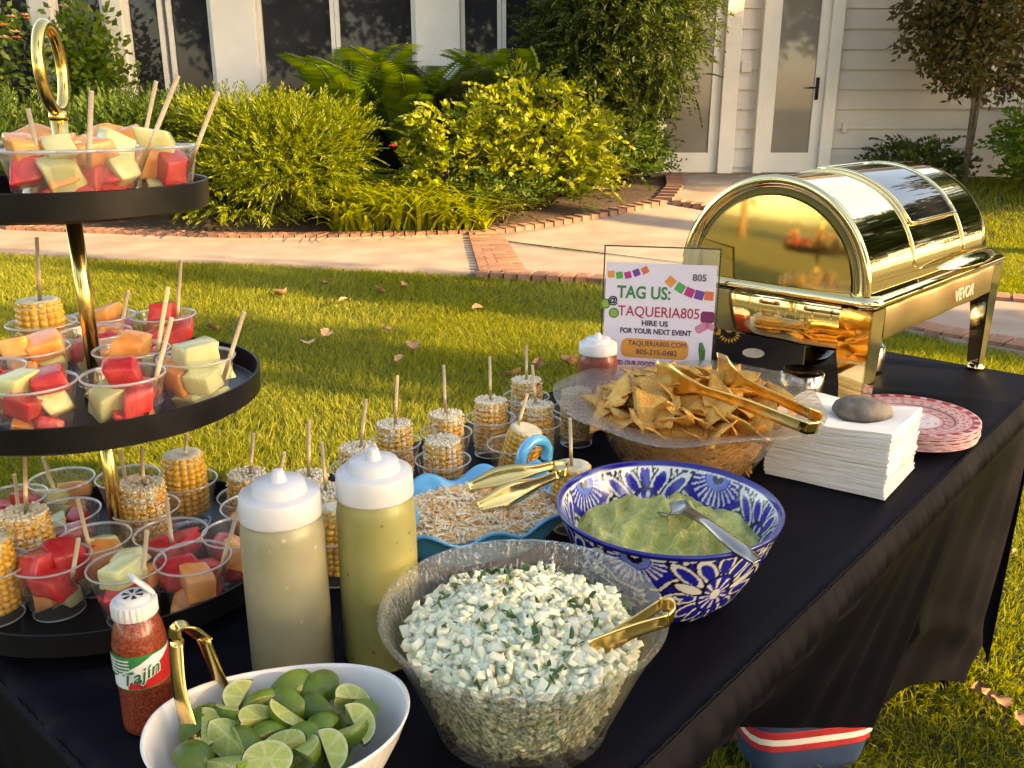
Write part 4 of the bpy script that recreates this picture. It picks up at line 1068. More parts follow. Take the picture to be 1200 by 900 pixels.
# -- chip bowl with wide flared rim
CB = P(803, 545, TZ); cb = empty('glass_bowl', CB, R(15), 'wide rimmed pebbled glass bowl heaped with tortilla chips', 'bowl')
n = 120; prof = [(.0, .0), (.098, .0), (.105, .005), (.128, .04), (.147, .08), (.158, .100), (.170, .108), (.192, .112), (.212, .1155), (.2185, .118), (.217, .1215), (.208, .1205), (.190, .117), (.168, .113), (.154, .105), (.142, .08), (.122, .04), (.10, .010), (.0, .007)]
vs = []
for (r, z) in prof:
    for k in range(n):
        a = 6.283 * k / n; f = max(0, (r - .155) / .06); rr2 = r * (1 + f * (.018 * math.sin(a * 3 + .6) + .014 * math.sin(a * 5))); vs.append((rr2 * math.cos(a), rr2 * math.sin(a), z + f * (.005 * math.sin(a * 3) + .003 * math.sin(a * 7 + 1))))
MB().add(vs, [(i * n + k, i * n + (k + 1) % n, (i + 1) * n + (k + 1) % n, (i + 1) * n + k) for i in range(len(prof) - 1) for k in range(n)]).build('glass', glass_peb, cb)
chip_m = mat('tortilla_chip', (.82, .36, .055), (.93, .54, .13), scale=60, rough=.6, bump=1.0, bscale=300, dist=.006, rand=.16)
chips = []
for v in range(5):
    mb = MB(); N_ = 6; s_ = .044; cur = [(.9, .2), (.5, -.5), (1.2, .5), (.2, .7), (-.6, .8)][v]; idx = {}; vs = []; th = .0009
    for lay in (0, 1):
        for i in range(N_ + 1):
            for j in range(N_ + 1 - i):
                p = Vector((0, 1, 0)) * (i / N_) + Vector((-.87, -.5, 0)) * (j / N_) + Vector((.87, -.5, 0)) * (1 - (i + j) / N_)
                # round the corners slightly
                p *= (1 - .10 * max(0, p.length - .62) / .38)
                z = .10 * cur[0] * p.x * p.x + .10 * cur[1] * p.y * p.y + .05 * math.sin(p.x * 6 + v) + .04 * math.sin(p.y * 7 + 2 * v)
                idx[(lay, i, j)] = len(vs); vs.append((p.x * s_, p.y * s_, z * s_ + (th if lay else -th)))
    fs = []
    for lay in (0, 1):
        for i in range(N_):
            for j in range(N_ - i):
                t = (idx[lay, i, j], idx[lay, i + 1, j], idx[lay, i, j + 1]); fs.append(t if lay == 0 else t[::-1])
                if i + j < N_ - 1: t = (idx[lay, i + 1, j], idx[lay, i + 1, j + 1], idx[lay, i, j + 1]); fs.append(t if lay == 0 else t[::-1])
    ring = [(i, 0) for i in range(N_)] + [(N_ - j, j) for j in range(N_)] + [(0, N_ - q) for q in range(N_)]
    for q in range(len(ring)):
        a, b = ring[q], ring[(q + 1) % len(ring)]; fs.append((idx[0, a[0], a[1]], idx[1, a[0], a[1]], idx[1, b[0], b[1]], idx[0, b[0], b[1]]))
    chips.append(mb.add(vs, fs).mesh('tortilla_chip', chip_m))
ctab = [(.10, .010), (.122, .04), (.142, .08), (.154, .105)]
def chip(x, y, z, rx, ry, rz, sc, inner_):
    o = bpy.data.objects.new('tortilla_chip', random.choice(chips)); link(o); xfz(o, (CB.x + x, CB.y + y, CB.z + z), rz, rx, ry, sc)
    tag(o, 'orange tortilla chip pressed against the inside of the pebbled bowl' if inner_ else 'orange triangular tortilla chip on the heap in the pebbled bowl', 'tortilla chip', 'chips inside the bowl wall' if inner_ else 'chips on the heap')
for i in range(44):
    a = random.uniform(0, 6.283); z = random.choice([.03, .055, .08]) ; r = inner_r(z, ctab) - .027
    chip(r * math.cos(a), r * math.sin(a), z, random.uniform(1.0, 1.5) , random.uniform(-.3, .3), a + math.pi / 2 + random.uniform(-.4, .4), random.uniform(.9, 1.1), True)
cp = []
k = 0
while len(cp) < 96 and k < 9000:
    k += 1; a = random.uniform(0, 6.283); r = .145 * math.sqrt(random.random()); x, y = r * math.cos(a), r * math.sin(a)
    if all((x - q[0]) ** 2 + (y - q[1]) ** 2 > .023 ** 2 for q in cp): cp.append((x, y))
for (x, y) in cp:
    r = math.hypot(x, y); z = .096 + .047 * (1 - (r / .155) ** 2) + random.uniform(-.012, .014); a = math.atan2(y, x)
    tilt = random.uniform(.15, .75)
    o_ = random.uniform(-1.1, 1.1)
    chip(x, y, z, tilt * math.sin(a + o_) * -.8 + .30, tilt * math.cos(a + o_) * .8, random.uniform(0, 6.28), random.uniform(.85, 1.15), False)
cf = MB().lathe([(.0, .012), (.095, .014), (.117, .04), (.132, .075), (.12, .095), (.06, .115), (0, .122)], 32); o = cf.build('chip_crumbs', chip_m, None); o.location = CB; tag(o, 'broken chips and crumbs packed under the heap of chips', 'crumbs', kind='stuff')

# -- blue ruffled dish of shredded cheese
BD = P(556, 636, TZ); BA = R(24); bd = empty('ruffled_dish', BD, BA, 'turquoise blue ruffled dish of shredded cheese with loop handles', 'dish')
blue_g = mat('turquoise_glaze', (.075, .45, .80), (.11, .52, .86), scale=14, rough=.18, coat=.6, bump=.05, bscale=20)
n = 144
def oval(a, p=2.6): return (abs(math.cos(a)) ** p + abs(math.sin(a)) ** p) ** (-1 / p)
prof = [(.0, .0, 0), (.60, .0, 0), (.68, .006, 0), (.82, .032, .3), (.92, .050, .8), (1.0, .060, 1), (1.03, .063, 1), (1.025, .067, 1), (.985, .064, 1), (.90, .050, .8), (.79, .033, .3), (.64, .012, 0), (.0, .008, 0)]
vs = []
for (f, z, q) in prof:
    for k in range(n):
        a = 6.283 * k / n; rv = oval(a) * f * (1 + q * .035 * math.sin(a * 11)); vs.append((.142 * rv * math.cos(a), .100 * rv * math.sin(a), z + q * (.008 * math.sin(a * 11 + .8) + .007 * math.cos(2 * a))))
MB().add(vs, [(i * n + k, i * n + (k + 1) % n, (i + 1) * n + (k + 1) % n, (i + 1) * n + k) for i in range(len(prof) - 1) for k in range(n)]).build('dish', blue_g, bd)
for (cx, cy, aa) in ((.122, .066, R(20)), (-.128, -.056, R(200))):
    lp = [];
    for k in range(25):
        t = R(-30) + R(240) * k / 24
        lp.append((cx + .028 * math.cos(t) * math.cos(aa) , cy + .028 * math.cos(t) * math.sin(aa), .082 + .026 * math.sin(t)))
    MB().tube(lp, .0085, 10).build('handle', blue_g, bd)
cheese_m = [mat('cheese_pale', (.88, .70, .46), (.90, .78, .58), scale=60, rough=.5, sss=.1, sssr=.004), mat('cheese_orange', (.86, .46, .16), (.88, .55, .24), scale=60, rough=.55, sss=.1, sssr=.004)]
chz = MB()
for i in range(3000):
    a = random.uniform(0, 6.283); r = math.sqrt(random.random()) * .92; x = .122 * oval(a) * r * math.cos(a); y = .085 * oval(a) * r * math.sin(a)
    z = .040 + .026 * (1 - r * r) + random.uniform(-.003, .005) + .006 * mn.noise(Vector((x * 40, y * 40, 2)))
    L_ = random.uniform(.008, .022); d = Vector((random.gauss(0, 1), random.gauss(0, 1), random.gauss(0, .22))).normalized(); s_ = d.cross(Vector((random.gauss(0, .5), random.gauss(0, .5), 1))).normalized()
    c = Vector((x, y, z)); bend = Vector((random.gauss(0, .0009), random.gauss(0, .0009), random.gauss(.0003, .0008)))
    P_ = [c - d * L_ / 2, c + bend, c + d * L_ / 2]; wv = .0012; up_ = d.cross(s_) * wv
    vs = []
    for p in P_: vs += [p - s_ * wv - up_, p + s_ * wv - up_, p + s_ * wv + up_, p - s_ * wv + up_]
    chz.add(vs, [(i2 * 4 + k, i2 * 4 + (k + 1) % 4, i2 * 4 + 4 + (k + 1) % 4, i2 * 4 + 4 + k) for i2 in range(2) for k in range(4)] + [(3, 2, 1, 0), (8, 9, 10, 11)], 0 if random.random() < .62 else 1)
vs = []
for f, z in ((.0, .066), (.3, .0625), (.6, .053), (.88, .039), (.70, .014)):
    for k in range(48):
        a = 6.283 * k / 48; vs.append((.124 * oval(a) * f * math.cos(a), .087 * oval(a) * f * math.sin(a), z))
chz.add(vs, [(i * 48 + k, i * 48 + (k + 1) % 48, (i + 1) * 48 + (k + 1) % 48, (i + 1) * 48 + k) for i in range(4) for k in range(48)], 0)
o = chz.build('shredded_cheese', cheese_m, None, False); o.location = BD; o.rotation_euler = (0, 0, BA); tag(o, 'pale and orange shredded cheese heaped in the turquoise dish', 'cheese', kind='stuff')

# -- white oval bowl of limes
LB_ = P(322, 846, TZ + .088); LB_.z = TZ; LA = R(14); lb = empty('oval_bowl', LB_, LA, 'white embossed oval bowl full of lime wedges', 'bowl')
porc = mat('white_porcelain', (.74, .72, .70), (.80, .78, .76), scale=10, rough=.22, coat=.4)
n = 160; prof = [(.0, .0), (.56, .0), (.60, .004), (.70, .025), (.82, .052), (.92, .078), (.985, .097), (1.0, .1015), (.985, .103), (.965, .099), (.90, .078), (.79, .052), (.66, .025), (.50, .010), (.0, .008)]
vs = []
for pi2, (f, z) in enumerate(prof):
    for k in range(n):
        a = 6.283 * k / n; out = 2 < pi2 < 6
        em_ = .010 * (abs(math.sin(a * 26 + z * 220)) + abs(math.sin(a * 26 - z * 220)) - 1) if out else 0
        rv = (abs(math.cos(a)) ** 2.15 + abs(math.sin(a)) ** 2.15) ** (-1 / 2.15) * f + em_
        vs.append((.108 * rv * math.cos(a) * (1 + .04 * math.cos(a)), .080 * rv * math.sin(a), z * .84 + max(0, f - .6) * .022 * math.cos(a) ** 2))
mb = MB().add(vs, [(i * n + k, i * n + (k + 1) % n, (i + 1) * n + (k + 1) % n, (i + 1) * n + k) for i in range(len(prof) - 1) for k in range(n)]); mb.build('bowl', porc, lb)
rind = mat('lime_rind', (.05, .11, .007), (.13, .20, .014), scale=16, rough=.35, bump=.25, bscale=260, dist=.002, rand=.35)
def flesh():
    m, t, N, L = newmat('lime_flesh'); p = N['Principled BSDF']; pset(p, rough=.22, sss=.2, sssr=.006)
    a = N.new('ShaderNodeVertexColor'); a.layer_name = 'col'
    tc = N.new('ShaderNodeTexCoord'); nz = N.new('ShaderNodeTexNoise'); nz.inputs['Scale'].default_value = 220; L.new(tc.outputs['Object'], nz.inputs['Vector'])
    mx = N.new('ShaderNodeMixRGB'); mx.blend_type = 'MULTIPLY'; mx.inputs[0].default_value = .35; L.new(a.outputs[0], mx.inputs[1]); L.new(nz.outputs['Color'], mx.inputs[2]); L.new(mx.outputs[0], p.inputs['Base Color'])
    bp = N.new('ShaderNodeBump'); bp.inputs['Strength'].default_value = .3; bp.inputs['Distance'].default_value = .002; L.new(nz.outputs['Fac'], bp.inputs['Height']); L.new(bp.outputs[0], p.inputs['Normal'])
    return m
flesh_m = flesh()
def lime_wedge(ang):
    LRx, LRr = .0212, .0188
    rm = MB(); nu, nv = 12, 8; vs = []
    for i in range(nu + 1):
        t = math.pi * i / nu - math.pi / 2
        for j in range(nv + 1):
            ph_ = ang * j / nv - ang / 2; r = LRr * math.cos(t); vs.append((LRx * math.sin(t) * (1 + .06 * abs(math.sin(t)) ** 6), r * math.sin(ph_), r * math.cos(ph_) - LRr * .5))
    rm.add(vs, [(i * (nv + 1) + j, i * (nv + 1) + j + 1, (i + 1) * (nv + 1) + j + 1, (i + 1) * (nv + 1) + j) for i in range(nu) for j in range(nv)])
    fm = MB(); cols = []
    for sg in (-1, 1):
        vs = []; ph_ = sg * ang / 2; M_ = 7
        for i in range(17):
            t = math.pi * i / 16 - math.pi / 2
            for j in range(M_):
                q = j / (M_ - 1); r = LRr * math.cos(t) * q; vs.append((LRx * math.sin(t) * (.15 + .85 * q if True else 1), r * math.sin(ph_), r * math.cos(ph_) - LRr * .5))
                seam = (i % 5 == 0) and q < .9
                cols.append((.60, .62, .34) if q > .90 else (.52, .56, .22) if (seam or q < .05) else (.42, .48, .12))
        f_ = [(i * M_ + j, i * M_ + j + 1, (i + 1) * M_ + j + 1, (i + 1) * M_ + j) for i in range(16) for j in range(M_ - 1)]
        fm.add(vs, f_ if sg > 0 else [q[::-1] for q in f_])
    r_ = rm.mesh('rind', rind); f2 = fm.mesh('flesh', flesh_m); setcol(f2, np.array(cols)); return r_, f2
wed = [lime_wedge(R(a)) for a in (80, 92, 105, 180)]
lime_pts = []
k = 0
while len(lime_pts) < 64 and k < 8000:
    k += 1; a = random.uniform(0, 6.283); r = math.sqrt(random.random()); x, y = .080 * r * math.cos(a), .056 * r * math.sin(a); z = random.choice([.038, .060, .082]); x *= {.038: .62, .060: .80, .082: .95}[z]; y *= {.038: .62, .060: .80, .082: .95}[z]
    if all((x - q[0]) ** 2 + (y - q[1]) ** 2 + 1.4 * (z - q[2]) ** 2 > .0178 ** 2 for q in lime_pts): lime_pts.append((x, y, z))
for i, (x, y, z) in enumerate(lime_pts):
    v = 3 if i % 12 == 0 else i % 3
    t = bpy.data.objects.new('lime_wedge', None); t.empty_display_size = .02; COL.objects.link(t)
    c, s_ = math.cos(LA), math.sin(LA)
    angv = R((80, 92, 105, 180)[v]); rxv = random.uniform(-1.0, 1.0) if random.random() < .42 else random.choice([-1, 1]) * (math.pi / 2 + angv / 2) + random.uniform(-.55, .35)
    xfz(t, (LB_.x + x * c - y * s_, LB_.y + x * s_ + y * c, LB_.z + z), random.uniform(0, 6.28), rxv, random.uniform(-.5, .5), random.uniform(.85, 1.1))
    tag(t, 'green lime half showing its domed peel in the white oval bowl' if v == 3 else 'cut green lime wedge in the white oval bowl', 'lime', 'lime halves in the oval bowl' if v == 3 else 'lime wedges in the oval bowl')
    for nm, me in zip(('rind', 'flesh'), wed[v]): link(bpy.data.objects.new(nm, me), t)

# ================================================================== SQUEEZE BOTTLES AND SPICE JAR
def bottle(name, loc, r, h, body_m, label, cap_m=white_plastic):
    e = empty(name, loc, 0, label, 'bottle', 'squeeze bottles')
    hc = h * .795
    MB().lathe([(.0, .0), (r * .9, 0), (r, .006), (r * 1.0, hc * .5), (r * .985, hc - .018), (r * .95, hc - .008), (r * .88, hc - .002), (r * .86, hc + .01)], 56, cap1=True).build('body', body_m, e)
    cz = hc - .001; ch_ = h - hc
    c = MB().lathe([(r * .80, cz), (r * .955, cz), (r * .965, cz + .002), (r * .945, cz + ch_ * .50), (r * .92, cz + ch_ * .53), (r * .66, cz + ch_ * .54), (r * .64, cz + ch_ * .55), (r * .61, cz + ch_ * .74), (r * .59, cz + ch_ * .77), (r * .24, cz + ch_ * .78)], 56, cap1=True).build('cap', cap_m, e)
    MB().lathe([(r * .22, cz + ch_ * .77), (r * .19, cz + ch_ * .80), (r * .145, cz + ch_ * .97), (r * .12, h), (r * .05, h)], 24, cap1=True).build('nozzle', cap_m, c)
    return e
def sauce(name, c1, c2, dark, scale=16):
    m = mat(name, c1, c2, scale=scale, rough=.34, sss=.12, sssr=.01, coat=.25)
    N, L = m.node_tree.nodes, m.node_tree.links; p = N['Principled BSDF']; prev = p.inputs['Base Color'].links[0].from_socket
    tc = N.new('ShaderNodeTexCoord'); vo = N.new('ShaderNodeTexVoronoi'); vo.inputs['Scale'].default_value = 80; L.new(tc.outputs['Object'], vo.inputs['Vector'])
    cr = N.new('ShaderNodeValToRGB'); cr.color_ramp.elements[0].position = .10; cr.color_ramp.elements[1].position = .22; cr.color_ramp.elements[0].color = (1, 1, 1, 1); cr.color_ramp.elements[1].color = (0, 0, 0, 1)
    L.new(vo.outputs['Distance'], cr.inputs[0])
    wn_ = N.new('ShaderNodeMath'); wn_.operation = 'GREATER_THAN'; wn_.inputs[1].default_value = .6; sp_ = N.new('ShaderNodeSeparateColor'); L.new(vo.outputs['Color'], sp_.inputs[0]); L.new(sp_.outputs[0], wn_.inputs[0])
    mu = N.new('ShaderNodeMath'); mu.operation = 'MULTIPLY'; L.new(cr.outputs[0], mu.inputs[0]); L.new(wn_.outputs[0], mu.inputs[1])
    m2 = N.new('ShaderNodeMath'); m2.operation = 'MULTIPLY'; m2.inputs[1].default_value = .8; L.new(mu.outputs[0], m2.inputs[0])
    mx = N.new('ShaderNodeMixRGB'); mx.inputs[2].default_value = (*dark, 1); L.new(m2.outputs[0], mx.inputs[0]); L.new(prev, mx.inputs[1]); L.new(mx.outputs[0], p.inputs['Base Color'])
    return m
bottle('squeeze_bottle', P(345, 786, TZ), .0425, .232, sauce('crema', (.31, .285, .175), (.39, .355, .225), (.58, .54, .40)), 'squeeze bottle of beige sauce next to the limes')
bottle('squeeze_bottle', P(449, 766, TZ), .0415, .243, sauce('salsa_verde', (.29, .27, .085), (.38, .35, .13), (.10, .11, .03)), 'squeeze bottle of speckled green salsa beside the onion bowl')
bottle('squeeze_bottle', Vector((.158, 1.592, TZ)), .037, .176, sauce('salsa_roja', (.16, .025, .02), (.22, .045, .03), (.3, .08, .05)), 'short squeeze bottle of red sauce in front of the printed card')
# spice bottle
TJ = P(177, 846, TZ); tj = empty('spice_bottle', TJ, 0, 'small red chili spice bottle with an open white flip cap', 'bottle')
spice = mat('chili_powder', (.16, .022, .010), (.34, .07, .030), scale=420, rough=.35, coat=.6, ramp=(.42, .62), detail=3)
r = .0245
MB().lathe([(.0, 0), (r * .86, 0), (r * .98, .004), (r, .012), (r * .97, .045), (r * 1.0, .052), (r, .092), (r * 1.0, .096), (r * .95, .100), (r * .95, .103), (r * .90, .108), (r * .80, .115), (r * .72, .119), (r * .66, .121), (r * .66, .128)], 48, cap1=True).build('body', spice, tj)
lbm = vcolmat('spice_label', .4, .1); lm = MB(); nA, nZ = 160, 48; a0, a1 = R(-235), R(40); cols = []
vs = []
for i in range(nA):
    a = a0 + (a1 - a0) * i / (nA - 1)
    for j in range(nZ):
        z = .054 + .036 * j / (nZ - 1); vs.append(((r + .0006) * math.cos(a), (r + .0006) * math.sin(a), z)); f = i / (nA - 1); v = j / (nZ - 1); x = (a - R(-92)) * r
        d = (z - .070) - x * .55
        if abs(d) < .0065: c_ = (.78, .78, .76)
        elif d > 0: c_ = (.015, .17, .05) if math.sin(x * 700 + 6 * math.sin(z * 900)) > -.2 else (.02, .25, .07)
        else: c_ = (.50, .025, .03) if x > -.004 else (.78, .78, .76)
        if z > .088 or z < .0555: c_ = (.02, .2, .06)
        cols.append(c_)
lm.add(vs, [(i * nZ + j, (i + 1) * nZ + j, (i + 1) * nZ + j + 1, i * nZ + j + 1) for i in range(nA - 1) for j in range(nZ - 1)])
lo = lm.build('label', lbm, tj); setcol(lo.data, np.array(cols))
text('Tajín', .0185, mat('label_white', (.8, .8, .78), rough=.4), lo, None, bold=.0011, bend=(r + .0006, R(-72), .0695, .30), sx=1.0, shear=.15, ext=.0001)
text('Tajín', .0185, mat('label_green', (.012, .16, .05), rough=.4), lo, None, bold=.0002, bend=(r + .0010, R(-72), .0695, .30), sx=1.0, shear=.15, ext=.0001)
for k in range(5): text('chile y limón sazonador', .0030, MATS['label_white'], lo, None, bend=(r + .0008, R(-124), .086 - .0036 * k, 0), ext=.0001, bold=.0001)
cz = .122
vs = []; cp_ = MB(); nn_ = 96
for (rr3, z, rib) in ((.0, cz, 0), (r * .80, cz, 0), (r * .83, cz + .001, 1), (r * .83, cz + .013, 1), (r * .80, cz + .0145, 0), (r * .60, cz + .015, 0), (r * .58, cz + .019, 0), (r * .54, cz + .0195, 0), (0, cz + .0195, 0)):
    for k in range(nn_): a = 6.283 * k / nn_; q = rr3 + (.0005 * (1 if k % 4 < 2 else -1) if rib else 0); vs.append((q * math.cos(a), q * math.sin(a), z))
cp_.add(vs, [(i * nn_ + k, i * nn_ + (k + 1) % nn_, (i + 1) * nn_ + (k + 1) % nn_, (i + 1) * nn_ + k) for i in range(8) for k in range(nn_)])
cap = cp_.build('cap', white_plastic, tj, auto=40)
dk = mat('cap_hole', (.03, .015, .01), rough=.8)
for k in range(6):
    a = 6.283 * k / 6; c = Vector((.0062 * math.cos(a), .0062 * math.sin(a), cz + .0198)); d = Vector((math.cos(a), math.sin(a), 0)); s_ = Vector((-d.y, d.x, 0))
    MB().add([c - d * .0032 - s_ * .0008, c - d * .0032 + s_ * .0008, c + d * .0036 + s_ * .0026, c + d * .0036 - s_ * .0026], [(0, 3, 2, 1)]).build('shaker_hole', dk, cap, False)
fx = Matrix.Translation((.013, .010, cz + .018)) @ Matrix.Rotation(R(40), 4, 'Z') @ Matrix.Rotation(R(-38), 4, 'Y')
fm_ = MB().box((0, 0, 0), (.004, .016, .026)); fm_.v = [tuple(fx @ (Vector(v) + Vector((0, 0, .012)))) for v in fm_.v]
fm_.build('flip_lid', white_plastic, cap, bevel=.0012)

# ================================================================== TONGS
def bez(pts, n=14):
    """Catmull-Rom through points"""
    pts = [Vector(p) for p in pts]; q = [pts[0] * 2 - pts[1]] + pts + [pts[-1] * 2 - pts[-2]]; out = []
    for i in range(1, len(q) - 2):
        for k in range(n):
            t = k / n; a, b, c, d = q[i - 1], q[i], q[i + 1], q[i + 2]
            out.append(.5 * (2 * b + (c - a) * t + (2 * a - 5 * b + 4 * c - d) * t * t + (3 * b - a - 3 * c + d) * t ** 3))
    return out + [pts[-1]]
def tongs(label, loc, arms, bend, side, wbend, holes=None):
    e = empty('tongs', loc, 0, label, 'tongs')
    MB().strip(bez(bend), side, [wbend] * (14 * (len(bend) - 1) + 1), .0016).build('spring_bend', gold_tong, e, world=True)
    for (pts, wds) in arms:
        pp = bez(pts, 8); ws = list(np.interp(np.linspace(0, 1, len(pp)), np.linspace(0, 1, len(wds)), wds))
        a_ = MB().strip(pp, side, ws, .0015, curve=.10).build('arm', gold_tong, e, world=True)
        if holes:
            nrm = None
            for q in np.linspace(.70, .95, 5):
                i = int(q * (len(pp) - 1)); t = (pp[min(i + 1, len(pp) - 1)] - pp[i - 1]).normalized(); sd_ = (Vector(side) - t * Vector(side).dot(t)).normalized(); nn2 = t.cross(sd_)
                for s2 in (-.55, 0, .55):
                    c = pp[i] + sd_ * s2 * ws[i] / 2 + nn2 * (.0012 + .10 * ws[i] * (1 - s2 * s2)); c2 = c - nn2 * .0026
                    for cc in (c,):
                        MB().add([cc] + [cc + (t * math.cos(6.283 * k / 8) + sd_ * math.sin(6.283 * k / 8)) * .0017 for k in range(8)], [(0, k + 1, (k + 1) % 8 + 1) for k in range(8)]).build('perforation', dk, a_, False, world=False)
    return e
A1, A2 = P(206, 752, .888), P(238, 748, .880)
tongs('small gold tongs standing in the lime bowl', P(220, 840, .80), [([A1, A1.lerp(P(224, 866, .815), .5) + Vector((-.003, 0, 0)), P(226, 868, .81)], [.016, .016, .022]), ([A2, A2.lerp(P(268, 822, .80), .5), P(268, 822, .80)], [.014, .014, .02])],
      [A1, P(208, 740, .899), P(222, 737, .902), A2], Vector((.85, -.4, .35)), .016)
B1, B2 = P(783, 727, .878), P(775, 708, .878)
tongs('small gold tongs resting in the diced onion', P(760, 735, .865), [([B1, B1.lerp(P(694, 762, .856), .5) + Vector((0, 0, .003)), P(694, 762, .856)], [.014, .017, .026]), ([B2, B2.lerp(P(716, 748, .850), .5), P(716, 748, .850)], [.013, .014, .018])],
      [B1, P(790, 718, .880), P(786, 709, .880), B2], Vector((.05, -.15, 1)), .016)
C1, C2 = P(946, 502, .876), P(948, 484, .876)
tongs('gold scalloped tongs lying across the chips and bowl rim', P(880, 480, .87), [([C1, C1.lerp(P(800, 450, .900), .55) + Vector((0, 0, .003)), P(797, 449, .900), P(768, 436, .896)], [.020, .020, .016, .050, .040]), ([C2, C2.lerp(P(866, 446, .897), .6), P(856, 440, .900), P(838, 428, .896)], [.018, .018, .016, .055, .045])],
      [C1, P(959, 500, .876), P(961, 490, .876), C2], Vector((.1, -.25, 1)), .021)
D1, D2 = P(655, 556, .838), P(650, 545, .838)
tongs('gold perforated tongs lying in the shredded cheese', P(600, 570, .81), [([D1, P(625, 568, .832), P(600, 578, .826), P(561, 594, .812)], [.012, .014, .026, .032, .014]), ([D2, P(620, 552, .834), P(590, 558, .828), P(550, 570, .814)], [.012, .014, .026, .030, .012])],
      [D1, P(664, 553, .838), P(664, 545, .838), D2], Vector((.1, .45, .9)), .013, holes=True)

# ================================================================== NAPKINS, STONE, PLATES
nap_m = mat('paper_napkin', (.80, .77, .71), (.86, .83, .78), scale=40, rough=.9, bump=.25, bscale=300, dist=.002, rand=.05)
n0, n1_, n2_ = P(1035, 588, TZ), P(895, 556, TZ), P(1070, 550, TZ)
ex = (n1_ - n0); ey = (n2_ - n0); NN = 38; th = .0028
stc = n0 + ex * .42 + ey * .60
for i in range(NN):
    mb = MB(); K = 7; vs = []; j1, j2 = random.uniform(-.010, .010), random.uniform(-.012, .012); zi = TZ + .002 + i * th
    sag = (i / NN) ** 2
    for lay in (0, 1):
        for a in range(K):
            for b in range(K):
                u_, v_ = a / (K - 1) + j1, b / (K - 1) + j2; p = n0 + ex * u_ + ey * v_
                w_ = .006 * (i / NN) * math.exp(-((u_) / .3) ** 2) - .022 * sag * math.exp(-(((u_ - .42) / .35) ** 2 + ((v_ - .6) / .4) ** 2)) - .004 * sag * (v_ - .5) ** 2 * 4
                ws_ = .0007 * math.sin(v_ * 9 + i) + .0005 * math.sin(u_ * 11 + i * 2)
                vs.append((p.x, p.y, zi + w_ + ws_ * .6 + lay * th * .86))
    f_ = []
    for a in range(K - 1):
        for b in range(K - 1):
            q = a * K + b; f_.append((q, q + 1, q + K + 1, q + K)); f_.append((K * K + q, K * K + q + K, K * K + q + K + 1, K * K + q + 1))
    for a in range(K - 1):
        for (q, s2) in ((a, 1), (a + (K - 1) * K, 1)): f_.append((q, q + s2, K * K + q + s2, K * K + q))
        for (q, s2) in ((a * K, K), (a * K + K - 1, K)): f_.append((q, q + s2, K * K + q + s2, K * K + q))
    o = mb.add(vs, f_).build('napkin', nap_m, None, auto=40)
    if i == NN - 1: tag(o, 'topmost white paper napkin of the stack, under the stone', 'napkin', 'stacked paper napkins')
    else: tag(o, 'white folded paper napkin inside the stack held down by the stone', 'napkin', 'stacked paper napkins')
sv = []; st = MB(); nu, nv = 22, 32
for i in range(nu + 1):
    t = math.pi * i / nu
    for k in range(nv):
        a = 6.283 * k / nv; d = Vector((math.sin(t) * math.cos(a), math.sin(t) * math.sin(a), math.cos(t))); q = 1 + .10 * mn.noise(d * 1.6 + Vector((3, 1, 2))) + .03 * mn.noise(d * 5)
        sv.append((d.x * .045 * q, d.y * .033 * q, d.z * .023 * q))
st.add(sv, [(i * nv + k, (i + 1) * nv + k, (i + 1) * nv + (k + 1) % nv, i * nv + (k + 1) % nv) for i in range(nu) for k in range(nv)])
o = st.build('stone', mat('river_stone', (.10, .088, .072), (.22, .195, .16), scale=38, rough=.75, bump=.4, bscale=180, dist=.003), None); stp = n0 + ex * .40 + ey * .62
xfz(o, (stp.x, stp.y, TZ + .106), R(-20)); tag(o, 'smooth grey brown stone weighing down the white napkins', 'stone')
# plates
plm = vcolmat('paper_plate', .5); PC = P(1066, 489, .775); NPL = 14
def plate_mesh():
    nS = 240; pr = dense([(.0, .004), (.062, .004), (.070, .006), (.078, .010), (.112, .0135), (.116, .0130), (.112, .0115), (.076, .008), (.066, .003), (.0, .0015)], 90)
    mb = MB().lathe(pr, nS); me = mb.mesh('paper_plate', plm)
    rr4 = np.repeat(np.array([p[0] for p in pr]), nS); a = np.tile(np.arange(nS) / nS * 6.283, 90); top = np.repeat(np.array([1] * 47 + [0] * 43), nS)
    C = np.zeros((len(rr4), 3)); WH = np.array((.66, .46, .47)); RD = np.array((.40, .03, .05)); PK = np.array((.52, .13, .15)); C[:] = WH
    def q(m, c): C[m] = c
    s1 = np.sin(a * 24); q((rr4 > .104) & (rr4 < .1125) & (s1 > -.1), RD); q((rr4 > .1005) & (rr4 < .1025), RD)
    q((rr4 > .088) & (rr4 < .099) & (np.sin(a * 18 + 1) * np.sin(rr4 * 700) > .25), PK); q((rr4 > .078) & (rr4 < .087) & (np.sin(a * 30) > .2) & (np.sin(rr4 * 900) > -.3), RD)
    q((rr4 > .0715) & (rr4 < .0735), RD); q((rr4 > .058) & (rr4 < .068) & (np.sin(a * 20 + rr4 * 300) > .45), PK); q((rr4 > .0545) & (rr4 < .056), RD)
    q((rr4 < .05), np.array((.74, .70, .74))); q((rr4 < .046) & (np.sin(a * 6 + rr4 * 160) * np.sin(rr4 * 330) > .55), np.array((.5, .42, .5)))
    q(top == 0, np.array((.55, .22, .24)))
    setcol(me, C); return me
pme = plate_mesh()
for i in range(NPL):
    o = bpy.data.objects.new('paper_plate', pme); link(o); xfz(o, (PC.x + random.uniform(-.0022, .0022), PC.y + random.uniform(-.0022, .0022), TZ + .001 + i * .0021), random.uniform(0, 6.28))
    tag(o, 'topmost red and white patterned paper plate of the stack' if i == NPL - 1 else 'red and white paper plate inside the stack under the chafing dish edge', 'plate', 'stacked paper plates')

